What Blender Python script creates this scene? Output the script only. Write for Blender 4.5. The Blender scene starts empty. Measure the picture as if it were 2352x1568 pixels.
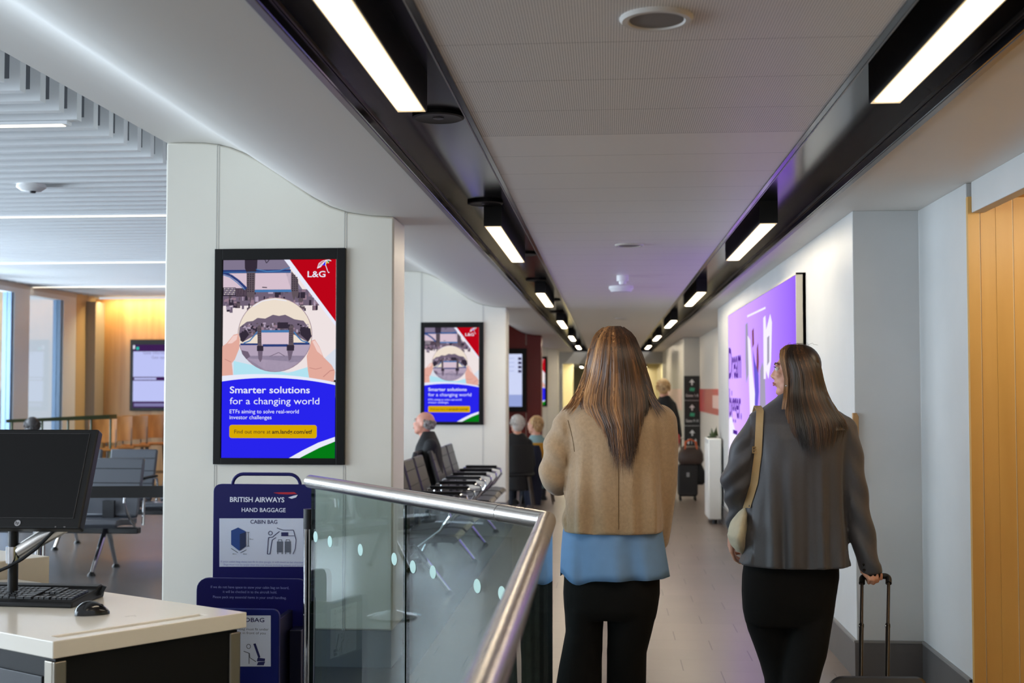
import bpy, math, random
from mathutils import Vector, Matrix, noise
from mathutils.bvhtree import BVHTree

scene = bpy.context.scene
COL = scene.collection

# ------------------------------------------------------------------ camera
EYE = 1.52
FPX = 2800.0                                    # focal length in pixels of the 2352 wide frame
PITCH = math.atan((893 - 784) / FPX)
YAW = math.atan((1396 - 1176) / FPX * math.cos(PITCH))
cam_data = bpy.data.cameras.new('camera')
cam_data.lens = FPX / 2352 * 36
cam_data.sensor_width = 36
cam_data.clip_start = 0.05
cam_data.clip_end = 300
cam_data.dof.use_dof = True
cam_data.dof.focus_distance = 5.0
cam_data.dof.aperture_fstop = 3.4
cam = bpy.data.objects.new('camera', cam_data)
cam.location = (0, 0, EYE)
cam.rotation_euler = (math.pi / 2 + PITCH, 0, YAW)
COL.objects.link(cam)
scene.camera = cam

# ------------------------------------------------------------------ view, world, daylight
scene.view_settings.view_transform = 'Standard'
scene.view_settings.look = 'None'
scene.view_settings.exposure = 0.0
scene.view_settings.gamma = 1.0
scene.view_settings.use_curve_mapping = False
scene.cycles.use_denoising = True
scene.cycles.max_bounces = 8
scene.cycles.diffuse_bounces = 4
scene.cycles.glossy_bounces = 4
scene.cycles.transparent_max_bounces = 16
scene.cycles.sample_clamp_indirect = 4.0
scene.cycles.caustics_reflective = False
scene.cycles.caustics_refractive = False

world = bpy.data.worlds.new('world')
scene.world = world
world.use_nodes = True
_bg = world.node_tree.nodes['Background']
_bg.inputs['Color'].default_value = (0.88, 0.93, 1.0, 1)
_bg.inputs['Strength'].default_value = 0.75


def area_light(name, loc, rot, sx, sy, power, color):
    d = bpy.data.lights.new(name, 'AREA')
    d.shape = 'RECTANGLE'
    d.size = sx
    d.size_y = sy
    d.energy = power
    d.color = color
    o = bpy.data.objects.new(name, d)
    o.location = loc
    o.rotation_euler = rot
    COL.objects.link(o)
    return o


# daylight outside the long window wall of the seating area (X = -8.3), pointing into the room
for _i in range(-1, 4):
    area_light('window_daylight', (-9.1, 1.6 + 4.1 * _i, 1.75), (0, -math.pi / 2 , 0), 2.4, 3.9, 500, (0.84, 0.92, 1.0))

# warm lamp in the wooden niche on the right and the cove lamp washing the oak wall
area_light('niche_lamp_light', (2.15, 4.9, 2.37), (math.radians(38), 0, 0), 0.7, 0.25, 13, (1.0, 0.86, 0.62))
area_light('oak_wall_cove_light', (-5.3, 18.72, 2.93), (math.radians(24), 0, 0), 5.4, 0.06, 85, (1.0, 0.74, 0.36))

# ------------------------------------------------------------------ pixel -> place helpers (survey of the photograph)
_F = Vector((-math.sin(YAW) * math.cos(PITCH), math.cos(YAW) * math.cos(PITCH), math.sin(PITCH)))
_R = Vector((math.cos(YAW), math.sin(YAW), 0))
_U = _R.cross(_F)
_C = Vector((0, 0, EYE))


def _ray(x, y):
    return _F + _R * ((x - 1176) / FPX) - _U * ((y - 784) / FPX)


def aty(x, y, Y):
    d = _ray(x, y)
    return _C + d * (Y / d.y)


def atz(x, y, z):
    d = _ray(x, y)
    return _C + d * ((z - EYE) / d.z)


def atx(x, y, X):
    d = _ray(x, y)
    return _C + d * (X / d.x)


# ------------------------------------------------------------------ materials
def srgb(r, g, b):
    def f(c):
        c /= 255.0
        return c / 12.92 if c <= 0.04045 else ((c + 0.055) / 1.055) ** 2.4
    return (f(r), f(g), f(b), 1.0)


_mats = {}


def mat(name, rgb, rough=0.5, metal=0.0, spec=0.5, var=0.0, vscale=8.0, bump=0.0, bscale=60.0, coat=0.0, sheen=0.0):
    if name in _mats:
        return _mats[name]
    m = bpy.data.materials.new(name)
    m.use_nodes = True
    nt = m.node_tree
    b = nt.nodes['Principled BSDF']
    c = srgb(*rgb)
    b.inputs['Base Color'].default_value = c
    b.inputs['Roughness'].default_value = rough
    b.inputs['Metallic'].default_value = metal
    b.inputs['Specular IOR Level'].default_value = spec
    b.inputs['Coat Weight'].default_value = coat
    b.inputs['Sheen Weight'].default_value = sheen
    tc = nt.nodes.new('ShaderNodeTexCoord')
    if var > 0:
        n = nt.nodes.new('ShaderNodeTexNoise')
        n.inputs['Scale'].default_value = vscale
        n.inputs['Detail'].default_value = 5
        nt.links.new(tc.outputs['Object'], n.inputs['Vector'])
        r = nt.nodes.new('ShaderNodeValToRGB')
        r.color_ramp.elements[0].position = 0.3
        r.color_ramp.elements[1].position = 0.7
        r.color_ramp.elements[0].color = tuple(x * (1 - var) for x in c[:3]) + (1,)
        r.color_ramp.elements[1].color = tuple(min(1, x * (1 + var)) for x in c[:3]) + (1,)
        nt.links.new(n.outputs['Fac'], r.inputs['Fac'])
        nt.links.new(r.outputs['Color'], b.inputs['Base Color'])
    if bump > 0:
        n2 = nt.nodes.new('ShaderNodeTexNoise')
        n2.inputs['Scale'].default_value = bscale
        n2.inputs['Detail'].default_value = 4
        nt.links.new(tc.outputs['Object'], n2.inputs['Vector'])
        bp = nt.nodes.new('ShaderNodeBump')
        bp.inputs['Strength'].default_value = bump
        bp.inputs['Distance'].default_value = 0.01
        nt.links.new(n2.outputs['Fac'], bp.inputs['Height'])
        nt.links.new(bp.outputs['Normal'], b.inputs['Normal'])
    _mats[name] = m
    return m


def emit(name, rgb, strength=1.0):
    if name in _mats:
        return _mats[name]
    m = bpy.data.materials.new(name)
    m.use_nodes = True
    nt = m.node_tree
    nt.nodes.clear()
    e = nt.nodes.new('ShaderNodeEmission')
    e.inputs['Color'].default_value = srgb(*rgb)
    e.inputs['Strength'].default_value = strength
    o = nt.nodes.new('ShaderNodeOutputMaterial')
    nt.links.new(e.outputs[0], o.inputs[0])
    _mats[name] = m
    return m


def node(nt, kind, **kw):
    n = nt.nodes.new(kind)
    for k, v in kw.items():
        setattr(n, k, v)
    return n


def math_node(nt, op, a, b=None):
    n = nt.nodes.new('ShaderNodeMath')
    n.operation = op
    for i, v in enumerate((a, b)):
        if v is None:
            continue
        if isinstance(v, (int, float)):
            n.inputs[i].default_value = v
        else:
            nt.links.new(v, n.inputs[i])
    return n.outputs[0]


def glass_mat(name, tint, refl=1.0, ior=1.5):
    m = bpy.data.materials.new(name)
    m.use_nodes = True
    nt = m.node_tree
    nt.nodes.clear()
    t = nt.nodes.new('ShaderNodeBsdfTransparent')
    t.inputs['Color'].default_value = tint
    g = nt.nodes.new('ShaderNodeBsdfGlossy')
    g.inputs['Roughness'].default_value = 0.0
    g.inputs['Color'].default_value = (refl, refl, refl, 1)
    ge = nt.nodes.new('ShaderNodeNewGeometry')
    dt = nt.nodes.new('ShaderNodeVectorMath')
    dt.operation = 'DOT_PRODUCT'
    nt.links.new(ge.outputs['Incoming'], dt.inputs[0])
    nt.links.new(ge.outputs['Normal'], dt.inputs[1])
    g1 = math_node(nt, 'SUBTRACT', 1.0, math_node(nt, 'ABSOLUTE', dt.outputs['Value']))
    r0 = ((ior - 1) / (ior + 1)) ** 2
    fr = math_node(nt, 'ADD', math_node(nt, 'MULTIPLY', math_node(nt, 'POWER', g1, 5.0), 1 - r0), r0)
    mx = nt.nodes.new('ShaderNodeMixShader')
    o = nt.nodes.new('ShaderNodeOutputMaterial')
    nt.links.new(fr, mx.inputs[0])
    nt.links.new(t.outputs[0], mx.inputs[1])
    nt.links.new(g.outputs[0], mx.inputs[2])
    nt.links.new(mx.outputs[0], o.inputs[0])
    _mats[name] = m
    return m


# ------------------------------------------------------------------ mesh builder
class MB:
    def __init__(self):
        self.v = []
        self.f = []
        self.m = []

    def add(self, verts, faces, mi=0):
        o = len(self.v)
        self.v += [Vector(p) for p in verts]
        for fc in faces:
            self.f.append(tuple(o + i for i in fc))
            self.m.append(mi)
        return self

    def box(self, lo, hi, mi=0):
        x0, y0, z0 = lo
        x1, y1, z1 = hi
        return self.add([(x0, y0, z0), (x1, y0, z0), (x1, y1, z0), (x0, y1, z0), (x0, y0, z1), (x1, y0, z1), (x1, y1, z1), (x0, y1, z1)],
                        [(0, 3, 2, 1), (4, 5, 6, 7), (0, 1, 5, 4), (1, 2, 6, 5), (2, 3, 7, 6), (3, 0, 4, 7)], mi)

    def cbox(self, c, s, rot=None, mi=0):
        b = MB().box((-s[0] / 2, -s[1] / 2, -s[2] / 2), (s[0] / 2, s[1] / 2, s[2] / 2))
        if rot is not None:
            b.v = [rot @ p for p in b.v]
        c = Vector(c)
        return self.add([p + c for p in b.v], b.f, mi)

    def quad(self, a, b, c, d, mi=0):
        return self.add([a, b, c, d], [(0, 1, 2, 3)], mi)

    def prism(self, outline, depth, mi=0, cap=True):
        """outline: 3D points (counter-clockwise seen from -depth side); depth: vector"""
        n = len(outline)
        d = Vector(depth)
        vs = [Vector(p) for p in outline] + [Vector(p) + d for p in outline]
        fs = [(i, (i + 1) % n, n + (i + 1) % n, n + i) for i in range(n)]
        if cap:
            fs += [tuple(range(n))[::-1], tuple(range(n, 2 * n))]
        return self.add(vs, fs, mi)

    def loft(self, rings, mi=0, cap=True, closed=True):
        n = len(rings[0])
        vs = [p for r in rings for p in r]
        fs = []
        for k in range(len(rings) - 1):
            for i in range(n if closed else n - 1):
                j = (i + 1) % n
                fs.append((k * n + i, k * n + j, (k + 1) * n + j, (k + 1) * n + i))
        if cap and closed:
            fs.append(tuple(range(n))[::-1])
            fs.append(tuple((len(rings) - 1) * n + i for i in range(n)))
        return self.add(vs, fs, mi)

    def tube(self, pts, rad, n=12, mi=0, cap=True, flat=1.0, up=None):
        pts = [Vector(p) for p in pts]
        if not isinstance(rad, (list, tuple)):
            rad = [rad] * len(pts)
        rings = []
        prev = None
        for i, p in enumerate(pts):
            t = (pts[min(i + 1, len(pts) - 1)] - pts[max(i - 1, 0)])
            if t.length < 1e-9:
                t = Vector((0, 0, 1))
            t.normalize()
            if prev is None:
                u = Vector(up) if up is not None else (Vector((0, 0, 1)) if abs(t.z) < 0.9 else Vector((1, 0, 0)))
            else:
                u = prev
            a = u - t * u.dot(t)
            if a.length < 1e-6:
                a = t.orthogonal()
            a.normalize()
            prev = a
            b = t.cross(a)
            rings.append([p + a * (rad[i] * math.cos(2 * math.pi * k / n)) + b * (rad[i] * flat * math.sin(2 * math.pi * k / n)) for k in range(n)])
        return self.loft(rings, mi, cap)

    def lathe(self, c, prof, n=24, mi=0, axis='z'):
        c = Vector(c)
        rings = []
        for r, h in prof:
            ring = []
            for k in range(n):
                a = 2 * math.pi * k / n
                p = (r * math.cos(a), r * math.sin(a), h)
                if axis == 'y':
                    p = (p[0], p[2], -p[1])
                elif axis == 'x':
                    p = (p[2], p[0], p[1])
                ring.append(c + Vector(p))
            rings.append(ring)
        return self.loft(rings, mi)

    def ball(self, c, r, nu=16, nv=10, mi=0, rot=None):
        c = Vector(c)
        if not isinstance(r, (tuple, list)):
            r = (r, r, r)
        rings = []
        for j in range(1, nv):
            th = math.pi * j / nv
            ring = []
            for k in range(nu):
                a = 2 * math.pi * k / nu
                p = Vector((r[0] * math.sin(th) * math.cos(a), r[1] * math.sin(th) * math.sin(a), -r[2] * math.cos(th)))
                if rot is not None:
                    p = rot @ p
                ring.append(c + p)
            rings.append(ring)
        return self.loft(rings, mi)

    def ellrings(self, rows, n=28, mi=0, pw=2.0):
        """rows of (z, cx, cy, half width, half depth): a stack of level super-ellipses"""
        rings = []
        for z, cx, cy, a, b in rows:
            ring = []
            for k in range(n):
                t = 2 * math.pi * k / n
                ct, st = math.cos(t), math.sin(t)
                ring.append(Vector((cx + a * math.copysign(abs(ct) ** (2 / pw), ct), cy + b * math.copysign(abs(st) ** (2 / pw), st), z)))
            rings.append(ring)
        return self.loft(rings, mi)

    def shift(self, d):
        d = Vector(d)
        self.v = [p + d for p in self.v]
        return self

    def xform(self, M):
        self.v = [M @ p for p in self.v]
        return self

    def join(self, o, mi=None):
        off = len(self.v)
        self.v += o.v
        self.f += [tuple(off + i for i in f) for f in o.f]
        self.m += (o.m if mi is None else [mi] * len(o.f))
        return self

    def mesh(self, name):
        me = bpy.data.meshes.new(name)
        me.from_pydata([tuple(p) for p in self.v], [], self.f)
        me.polygons.foreach_set('material_index', self.m)
        return me

    def build(self, name, mats, parent=None, smooth=35, bevel=0.0, seg=2, at=None):
        """link as ONE mesh object; at: world place of the top-level thing the vertices are measured from"""
        if at is not None:
            a = Vector(at)
            self.v = [p - a for p in self.v]
        me = self.mesh(name)
        return put(name, me, mats, parent, smooth, bevel, seg)


def put(name, me, mats, parent=None, smooth=35, bevel=0.0, seg=2):
    if not isinstance(mats, (list, tuple)):
        mats = [mats]
    idx = [p.material_index for p in me.polygons]
    me.materials.clear()
    for m in mats:
        me.materials.append(m)
    me.polygons.foreach_set('material_index', idx)
    if smooth:
        me.polygons.foreach_set('use_smooth', [True] * len(me.polygons))
        if smooth < 179:
            me.set_sharp_from_angle(angle=math.radians(smooth))
    o = bpy.data.objects.new(name, me)
    COL.objects.link(o)
    if parent is not None:
        o.parent = parent
    if bevel > 0:
        b = o.modifiers.new('bevel', 'BEVEL')
        b.width = bevel
        b.segments = seg
        b.limit_method = 'ANGLE'
        b.angle_limit = math.radians(40)
        b.harden_normals = False
    return o


def fuse(mb, voxel=0.008, smooth=6, disp=None):
    """melt overlapping closed shapes into one continuous surface"""
    me = mb.mesh('tmp')
    o = bpy.data.objects.new('tmp', me)
    COL.objects.link(o)
    r = o.modifiers.new('r', 'REMESH')
    r.mode = 'VOXEL'
    r.voxel_size = voxel
    s = o.modifiers.new('s', 'SMOOTH')
    s.iterations = smooth
    s.factor = 0.5
    dg = bpy.context.evaluated_depsgraph_get()
    out = bpy.data.meshes.new_from_object(o.evaluated_get(dg))
    bpy.data.objects.remove(o)
    bpy.data.meshes.remove(me)
    out.polygons.foreach_set('material_index', [0] * len(out.polygons))
    if disp is not None:
        nrm = [v.normal.copy() for v in out.vertices]
        for v, nn in zip(out.vertices, nrm):
            d = disp(v.co, nn)
            v.co += Vector((d.x, d.y, 0))
    return out


def bvh_of(me):
    return BVHTree.FromPolygons([v.co for v in me.vertices], [tuple(p.vertices) for p in me.polygons])


def tag(o, label=None, cat=None, group=None, kind=None):
    if label:
        o['label'] = label
    if cat:
        o['category'] = cat
    if group:
        o['group'] = group
    if kind:
        o['kind'] = kind
    return o


def thing(name, label, cat, loc=(0, 0, 0), rotz=0.0, group=None):
    o = bpy.data.objects.new(name, None)
    o.empty_display_size = 0.1
    COL.objects.link(o)
    o.location = loc
    o.rotation_euler = (0, 0, rotz)
    return tag(o, label, cat, group)


def copy_tree(root, loc, label=None, rotz=None):
    r = root.copy()
    COL.objects.link(r)
    r.location = loc
    if rotz is not None:
        r.rotation_euler = (0, 0, rotz)
    if label:
        r['label'] = label
    for ch in list(root.children):
        c = ch.copy()
        COL.objects.link(c)
        c.parent = r
        for g in list(ch.children):
            d = g.copy()
            COL.objects.link(d)
            d.parent = c
    return r


def structure(o):
    o['kind'] = 'structure'
    return o


_text_cache = {}


def text_shape(s, bold=0.0):
    key = (s, bold)
    if key in _text_cache:
        return _text_cache[key]
    cu = bpy.data.curves.new('t', 'FONT')
    cu.body = s
    cu.size = 1.0
    cu.offset = bold
    cu.resolution_u = 3
    o = bpy.data.objects.new('t', cu)
    COL.objects.link(o)
    dg = bpy.context.evaluated_depsgraph_get()
    me = bpy.data.meshes.new_from_object(o.evaluated_get(dg))
    vs = [v.co.copy() for v in me.vertices]
    fs = [tuple(p.vertices) for p in me.polygons]
    bpy.data.objects.remove(o)
    bpy.data.curves.remove(cu)
    bpy.data.meshes.remove(me)
    _text_cache[key] = (vs, fs)
    return vs, fs


def text(mb, s, p0, w, size, ux=(1, 0, 0), uy=(0, 0, 1), mi=0, bold=0.0, align='l'):
    """flat lettering: base line starts at p0, w = total width (None keeps the natural width), size = font size"""
    vs, fs = text_shape(s, bold)
    if not vs:
        return
    x0 = min(v.x for v in vs)
    x1 = max(v.x for v in vs)
    sx = size if w is None else w / max(1e-6, x1 - x0)
    ux = Vector(ux)
    uy = Vector(uy)
    off = 0 if align == 'l' else (-(x1 - x0) * sx / 2 if align == 'c' else -(x1 - x0) * sx)
    mb.add([Vector(p0) + ux * ((v.x - x0) * sx + off) + uy * (v.y * size) for v in vs], fs, mi)


def rrect(cx, cy, w, h, r, n=5):
    pts = []
    for qx, qy, a0 in ((1, -1, -90), (1, 1, 0), (-1, 1, 90), (-1, -1, 180)):
        for k in range(n + 1):
            a = math.radians(a0 + 90 * k / n)
            pts.append((cx + qx * (w / 2 - r) + r * math.cos(a), cy + qy * (h / 2 - r) + r * math.sin(a)))
    return pts
# ------------------------------------------------------------------ shared materials
M_WHITE = mat('white_wall_paint', (196, 197, 196), 0.45, var=0.03, vscale=3, bump=0.03, bscale=250)
M_COLUMN = mat('column_laminate', (232, 229, 218), 0.4, var=0.02, vscale=2)
M_CEIL = mat('ceiling_paint', (238, 233, 226), 0.5, var=0.02, vscale=2)
M_BULK = mat('bulkhead_paint', (228, 225, 219), 0.6, spec=0.3)
M_BLACK = mat('black_gloss_metal', (16, 16, 19), 0.16, spec=0.7)
M_DBLACK = mat('black_matt_metal', (10, 10, 11), 0.5)
M_TRIM = mat('grey_metal_trim', (120, 116, 112), 0.35, metal=0.7)
M_BASE = mat('grey_baseboard', (88, 85, 84), 0.4, var=0.06, vscale=6)
M_STEEL = mat('brushed_steel', (196, 190, 184), 0.26, metal=1.0, var=0.05, vscale=20)
M_CHROME = mat('polished_chrome', (212, 212, 214), 0.09, metal=1.0)
M_PLBLACK = mat('black_plastic', (10, 10, 11), 0.42, spec=0.3, bump=0.04, bscale=400)
M_RED = mat('dark_red_panel', (112, 14, 10), 0.4)


def floor_mat(name, c1, c2, rough, tw, td, shift, joint):
    m = bpy.data.materials.new(name)
    m.use_nodes = True
    nt = m.node_tree
    b = nt.nodes['Principled BSDF']
    tc = node(nt, 'ShaderNodeTexCoord')
    sp = node(nt, 'ShaderNodeSeparateXYZ')
    nt.links.new(tc.outputs['Object'], sp.inputs[0])
    yy = math_node(nt, 'DIVIDE', sp.outputs['Y'], td)
    row = math_node(nt, 'FLOOR', yy)
    xx = math_node(nt, 'DIVIDE', math_node(nt, 'ADD', sp.outputs['X'], math_node(nt, 'MULTIPLY', row, shift)), tw)
    fx = math_node(nt, 'FRACT', xx)
    fy = math_node(nt, 'FRACT', yy)
    jx = math_node(nt, 'LESS_THAN', fx, 0.010)
    jy = math_node(nt, 'MULTIPLY', math_node(nt, 'LESS_THAN', fy, 0.02), 0.3)
    j = math_node(nt, 'MAXIMUM', jx, jy)
    # each tile its own slight tone
    wn = node(nt, 'ShaderNodeTexWhiteNoise', noise_dimensions='2D')
    cb = node(nt, 'ShaderNodeCombineXYZ')
    nt.links.new(math_node(nt, 'FLOOR', xx), cb.inputs[0])
    nt.links.new(row, cb.inputs[1])
    nt.links.new(cb.outputs[0], wn.inputs['Vector'])
    ns = node(nt, 'ShaderNodeTexNoise')
    ns.inputs['Scale'].default_value = 2.5
    ns.inputs['Detail'].default_value = 6
    nt.links.new(tc.outputs['Object'], ns.inputs['Vector'])
    tone = math_node(nt, 'ADD', math_node(nt, 'MULTIPLY', wn.outputs['Value'], 0.45), math_node(nt, 'MULTIPLY', ns.outputs['Fac'], 0.5))
    mx = node(nt, 'ShaderNodeMix', data_type='RGBA')
    mx.inputs['A'].default_value = srgb(*c1)
    mx.inputs['B'].default_value = srgb(*c2)
    nt.links.new(tone, mx.inputs['Factor'])
    mj = node(nt, 'ShaderNodeMix', data_type='RGBA')
    nt.links.new(j, mj.inputs['Factor'])
    nt.links.new(mx.outputs['Result'], mj.inputs['A'])
    mj.inputs['B'].default_value = srgb(*joint)
    nt.links.new(mj.outputs['Result'], b.inputs['Base Color'])
    b.inputs['Roughness'].default_value = rough
    b.inputs['Specular IOR Level'].default_value = 0.55
    _mats[name] = m
    return m


M_FLOOR = floor_mat('corridor_floor_tiles', (114, 104, 97), (133, 121, 113), 0.3, 0.6, 0.268, 0.2, (70, 62, 58))
M_FLOOR2 = floor_mat('seating_floor_tiles', (82, 80, 80), (100, 98, 98), 0.27, 0.9, 0.45, 0.3, (70, 70, 72))

# ------------------------------------------------------------------ floor
fl = MB()
fl.box((-1.05, -4, -0.08), (2.9, 50, 0), 0)
fl.box((-9.0, -4, -0.08), (-1.05, 31.2, 0), 1)
structure(fl.build('floor', [M_FLOOR, M_FLOOR2], smooth=0))

# ------------------------------------------------------------------ ceilings
CZ = 2.467


def perforated(name, rgb):
    m = bpy.data.materials.new(name)
    m.use_nodes = True
    nt = m.node_tree
    b = nt.nodes['Principled BSDF']
    tc = node(nt, 'ShaderNodeTexCoord')
    sp = node(nt, 'ShaderNodeSeparateXYZ')
    nt.links.new(tc.outputs['Object'], sp.inputs[0])
    pitch = 0.0075
    fx = math_node(nt, 'SUBTRACT', math_node(nt, 'FRACT', math_node(nt, 'DIVIDE', sp.outputs['X'], pitch)), 0.5)
    fy = math_node(nt, 'SUBTRACT', math_node(nt, 'FRACT', math_node(nt, 'DIVIDE', sp.outputs['Y'], pitch)), 0.5)
    d = math_node(nt, 'SQRT', math_node(nt, 'ADD', math_node(nt, 'MULTIPLY', fx, fx), math_node(nt, 'MULTIPLY', fy, fy)))
    # holes drawn only on near panels; left out beyond to lighten the ceiling's colour
    hole = math_node(nt, 'MULTIPLY', math_node(nt, 'LESS_THAN', d, 0.27), math_node(nt, 'LESS_THAN', sp.outputs['Y'], 4.52))
    s = math_node(nt, 'LESS_THAN', math_node(nt, 'FRACT', math_node(nt, 'DIVIDE', math_node(nt, 'SUBTRACT', sp.outputs['Y'], 3.305 + 8.1), 0.405)), 0.009)
    k = math_node(nt, 'MAXIMUM', math_node(nt, 'MULTIPLY', hole, 0.75), math_node(nt, 'MULTIPLY', s, 0.55))
    mx = node(nt, 'ShaderNodeMix', data_type='RGBA')
    nt.links.new(k, mx.inputs['Factor'])
    mx.inputs['A'].default_value = srgb(*rgb)
    mx.inputs['B'].default_value = srgb(70, 66, 62)
    nt.links.new(mx.outputs['Result'], b.inputs['Base Color'])
    b.inputs['Roughness'].default_value = 0.42
    _mats[name] = m
    return m


M_PERF = perforated('perforated_ceiling_panels', (242, 238, 234))
structure(MB().box((-0.475, -4, CZ), (0.735, 31.2, CZ + 0.05)).build('ceiling_centre', M_PERF, smooth=0))
structure(MB().box((1.10, -4, CZ), (3.0, 31.2, CZ + 0.05)).build('ceiling_right', M_CEIL, smooth=0))

# curved bulkhead between corridor and seating area, swept along the corridor
OGEE = [(-0.86, 2.467), (-1.05, 2.4685), (-1.175, 2.472), (-1.309, 2.480), (-1.432, 2.500), (-1.53, 2.533), (-1.628, 2.585), (-1.727, 2.654), (-1.80, 2.706),
        (-1.877, 2.757), (-1.95, 2.803), (-2.026, 2.842), (-2.10, 2.872), (-2.176, 2.892), (-2.26, 2.902), (-2.36, 2.905), (-2.472, 2.905)]


def swept(y0, y1):
    out = OGEE + [(-2.472, 3.45), (-2.40, 3.45), (-2.40, 2.97), (-2.1, 2.96), (-1.5, 2.62), (-0.86, 2.53)]
    b = MB()
    b.prism([(x, y0, z) for x, z in out], (0, y1 - y0, 0))
    return b


b = MB()
for y0, y1 in ((-4, 6.98), (6.984, 14.5), (14.504, 22.0), (22.004, 31.2)):
    b.join(swept(y0, y1))
structure(b.build('ceiling_left', M_BULK, smooth=30))

# black light troughs
for x0, x1, nm in ((-0.842, -0.487, 'ceiling_trough_left'), (0.748, 1.092, 'ceiling_trough_right')):
    b = MB()
    b.box((x0 - 0.02, -4, 2.595), (x1 + 0.02, 31.0, 2.62), 0)
    b.box((x0 - 0.018, -4, CZ - 0.004), (x0, 31.0, 2.60), 0)
    b.box((x1, -4, CZ - 0.004), (x1 + 0.018, 31.0, 2.60), 0)
    b.box((x0 - 0.018, 30.98, CZ - 0.004), (x1 + 0.018, 31.0, 2.60), 0)
    s = -1 if x0 < 0 else 1
    # stepped lip on the corridor side, metal edge trims
    xi = x1 if s < 0 else x0
    b.box((xi - 0.02 if s < 0 else xi, -4, 2.515), (xi if s < 0 else xi + 0.02, 31.0, 2.535), 0)
    b.box((xi - 0.006 if s < 0 else xi + 0.001, -4, CZ - 0.006), (xi - 0.001 if s < 0 else xi + 0.006, 31.0, CZ + 0.012), 1)
    xo = x0 if s < 0 else x1
    b.box((xo - 0.03 if s < 0 else xo + 0.008, -4, CZ - 0.007), (xo - 0.008 if s < 0 else xo + 0.03, 31.0, CZ + 0.004), 1)
    b.box((xo + 0.002 if s < 0 else xo - 0.008, -4, 2.50), (xo + 0.008 if s < 0 else xo - 0.002, 31.0, 2.512), 1)
    structure(b.build(nm, [M_BLACK, M_TRIM], smooth=0))

# slatted ceiling of the seating area: square ribs across the room that turn up beside the bulkhead
M_RIB = mat('grey_white_ribs', (222, 224, 226), 0.4)
RIB_X = -2.885
b = MB()
LIGHT_Y = (6.43, 9.87, 13.4, 16.8)
y = 4.24
k = 0
rib_rows = []
while y < 18.9:
    rib_rows.append(y)
    y += 0.2155
for y in rib_rows:
    b.box((-8.25, y, 2.99), (RIB_X, y + 0.06, 3.05), 0)
    b.box((RIB_X - 0.055, y, 3.05), (RIB_X, y + 0.06, 3.42), 0)
structure(b.build('ceiling_ribs', M_RIB, smooth=0))
structure(MB().box((-8.4, 3.5, 3.46), (-2.42, 19.1, 3.52)).build('ceiling_seating', mat('ceiling_void_grey', (84, 86, 90), 0.7), smooth=0))
M_LINE = emit('line_light_glow', (255, 246, 224), 2.6)
for i, y in enumerate(LIGHT_Y):
    # the lamp fills the gap below one rib
    yy = min(rib_rows, key=lambda q: abs(q - y)) + 0.02
    t = thing('line_light', 'thin white line light in the ribbed ceiling, %s from the front' % ('first', 'second', 'third', 'fourth and farthest')[i], 'ceiling light', (-5.6, yy, 2.985), 0, 'line lights in the ribbed ceiling')
    x1 = (-2.95 if i == 0 else -2.9) + 5.6
    MB().box((-2.6, 0, -0.014), (x1, 0.06, 0.004)).build('housing', M_RIB, t, smooth=0)
    MB().box((-2.58, 0.006, -0.018), (x1 - 0.03, 0.054, -0.0142)).build('diffuser', M_LINE, t, smooth=0)
area_light('line_light_fill', (-5.4, 10.0, 2.93), (0, 0, 0), 4.5, 10.0, 30, (1.0, 0.95, 0.86))

# ------------------------------------------------------------------ columns
COLW = (-2.472, -1.175)
DY = 7.496


def column(idx, y, m, face_m):
    b = MB()
    out = [(x, z) for x, z in OGEE if COLW[0] - 1e-6 <= x <= COLW[1] + 1e-6]
    out = [(COLW[1], 0.2)] + out + [(COLW[0], 0.2)]
    b.prism([(x, y, z - (0.0 if z < 1 else 0.001)) for x, z in out], (0, 0.36, 0), 0)
    o = b.build('column', [face_m], smooth=30, bevel=0.012)
    structure(o)
    MB().box((COLW[0] + 0.008, y + 0.008, 0), (COLW[1] - 0.008, y + 0.352, 0.2)).build('baseboard', mat('column_baseboard', (140, 142, 146), 0.3, metal=0.3), o, smooth=0)
    # vertical double joints either side of the screen
    s = MB()
    for xx in (-2.178, -2.166, -1.452, -1.441):
        ztop = next(z0 + (z1 - z0) * (xx - a) / (c - a) for (a, z0), (c, z1) in zip(OGEE[:-1], OGEE[1:]) if c <= xx <= a)
        s.box((xx - 0.0022, y - 0.0015, 2.30), (xx + 0.0022, y + 0.001, ztop - 0.004))
        s.box((xx - 0.0022, y - 0.0015, 0.2), (xx + 0.0022, y + 0.001, 1.10))
    s.build('joint', mat('joint_grey', (192, 191, 186), 0.6), o, smooth=0)
    return o


columns = [column(0, 6.636, None, M_COLUMN), column(1, 6.636 + DY, None, M_COLUMN), column(2, 6.636 + 2 * DY, None, M_RED), column(3, 6.636 + 3 * DY, None, M_COLUMN)]

# ------------------------------------------------------------------ right hand walls
b = MB()
pts = [(1.30, 6.58), (1.646, 6.58), (1.646, 5.73), (2.9, 5.73), (2.9, 14.53), (1.30, 14.53)]
b.prism([(x, y, 0) for x, y in pts], (0, 0, CZ), 0)
structure(b.build('wall_right', M_WHITE, smooth=0, bevel=0.004))
b = MB()
b.box((1.288, 6.568, 0), (1.30, 14.53, 0.2))
b.box((1.30, 6.568, 0), (1.634, 6.58, 0.2))
b.box((1.634, 5.735, 0), (1.646, 6.58, 0.2))
b.box((1.284, 6.564, 0.192), (1.302, 14.53, 0.204), 1)
b.box((1.302, 6.564, 0.192), (1.63, 6.582, 0.204), 1)
b.box((1.63, 5.735, 0.192), (1.648, 6.582, 0.204), 1)
structure(b.build('baseboard_right', [M_BASE, mat('grey_baseboard_cap', (130, 127, 124), 0.4)], smooth=0))

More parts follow.
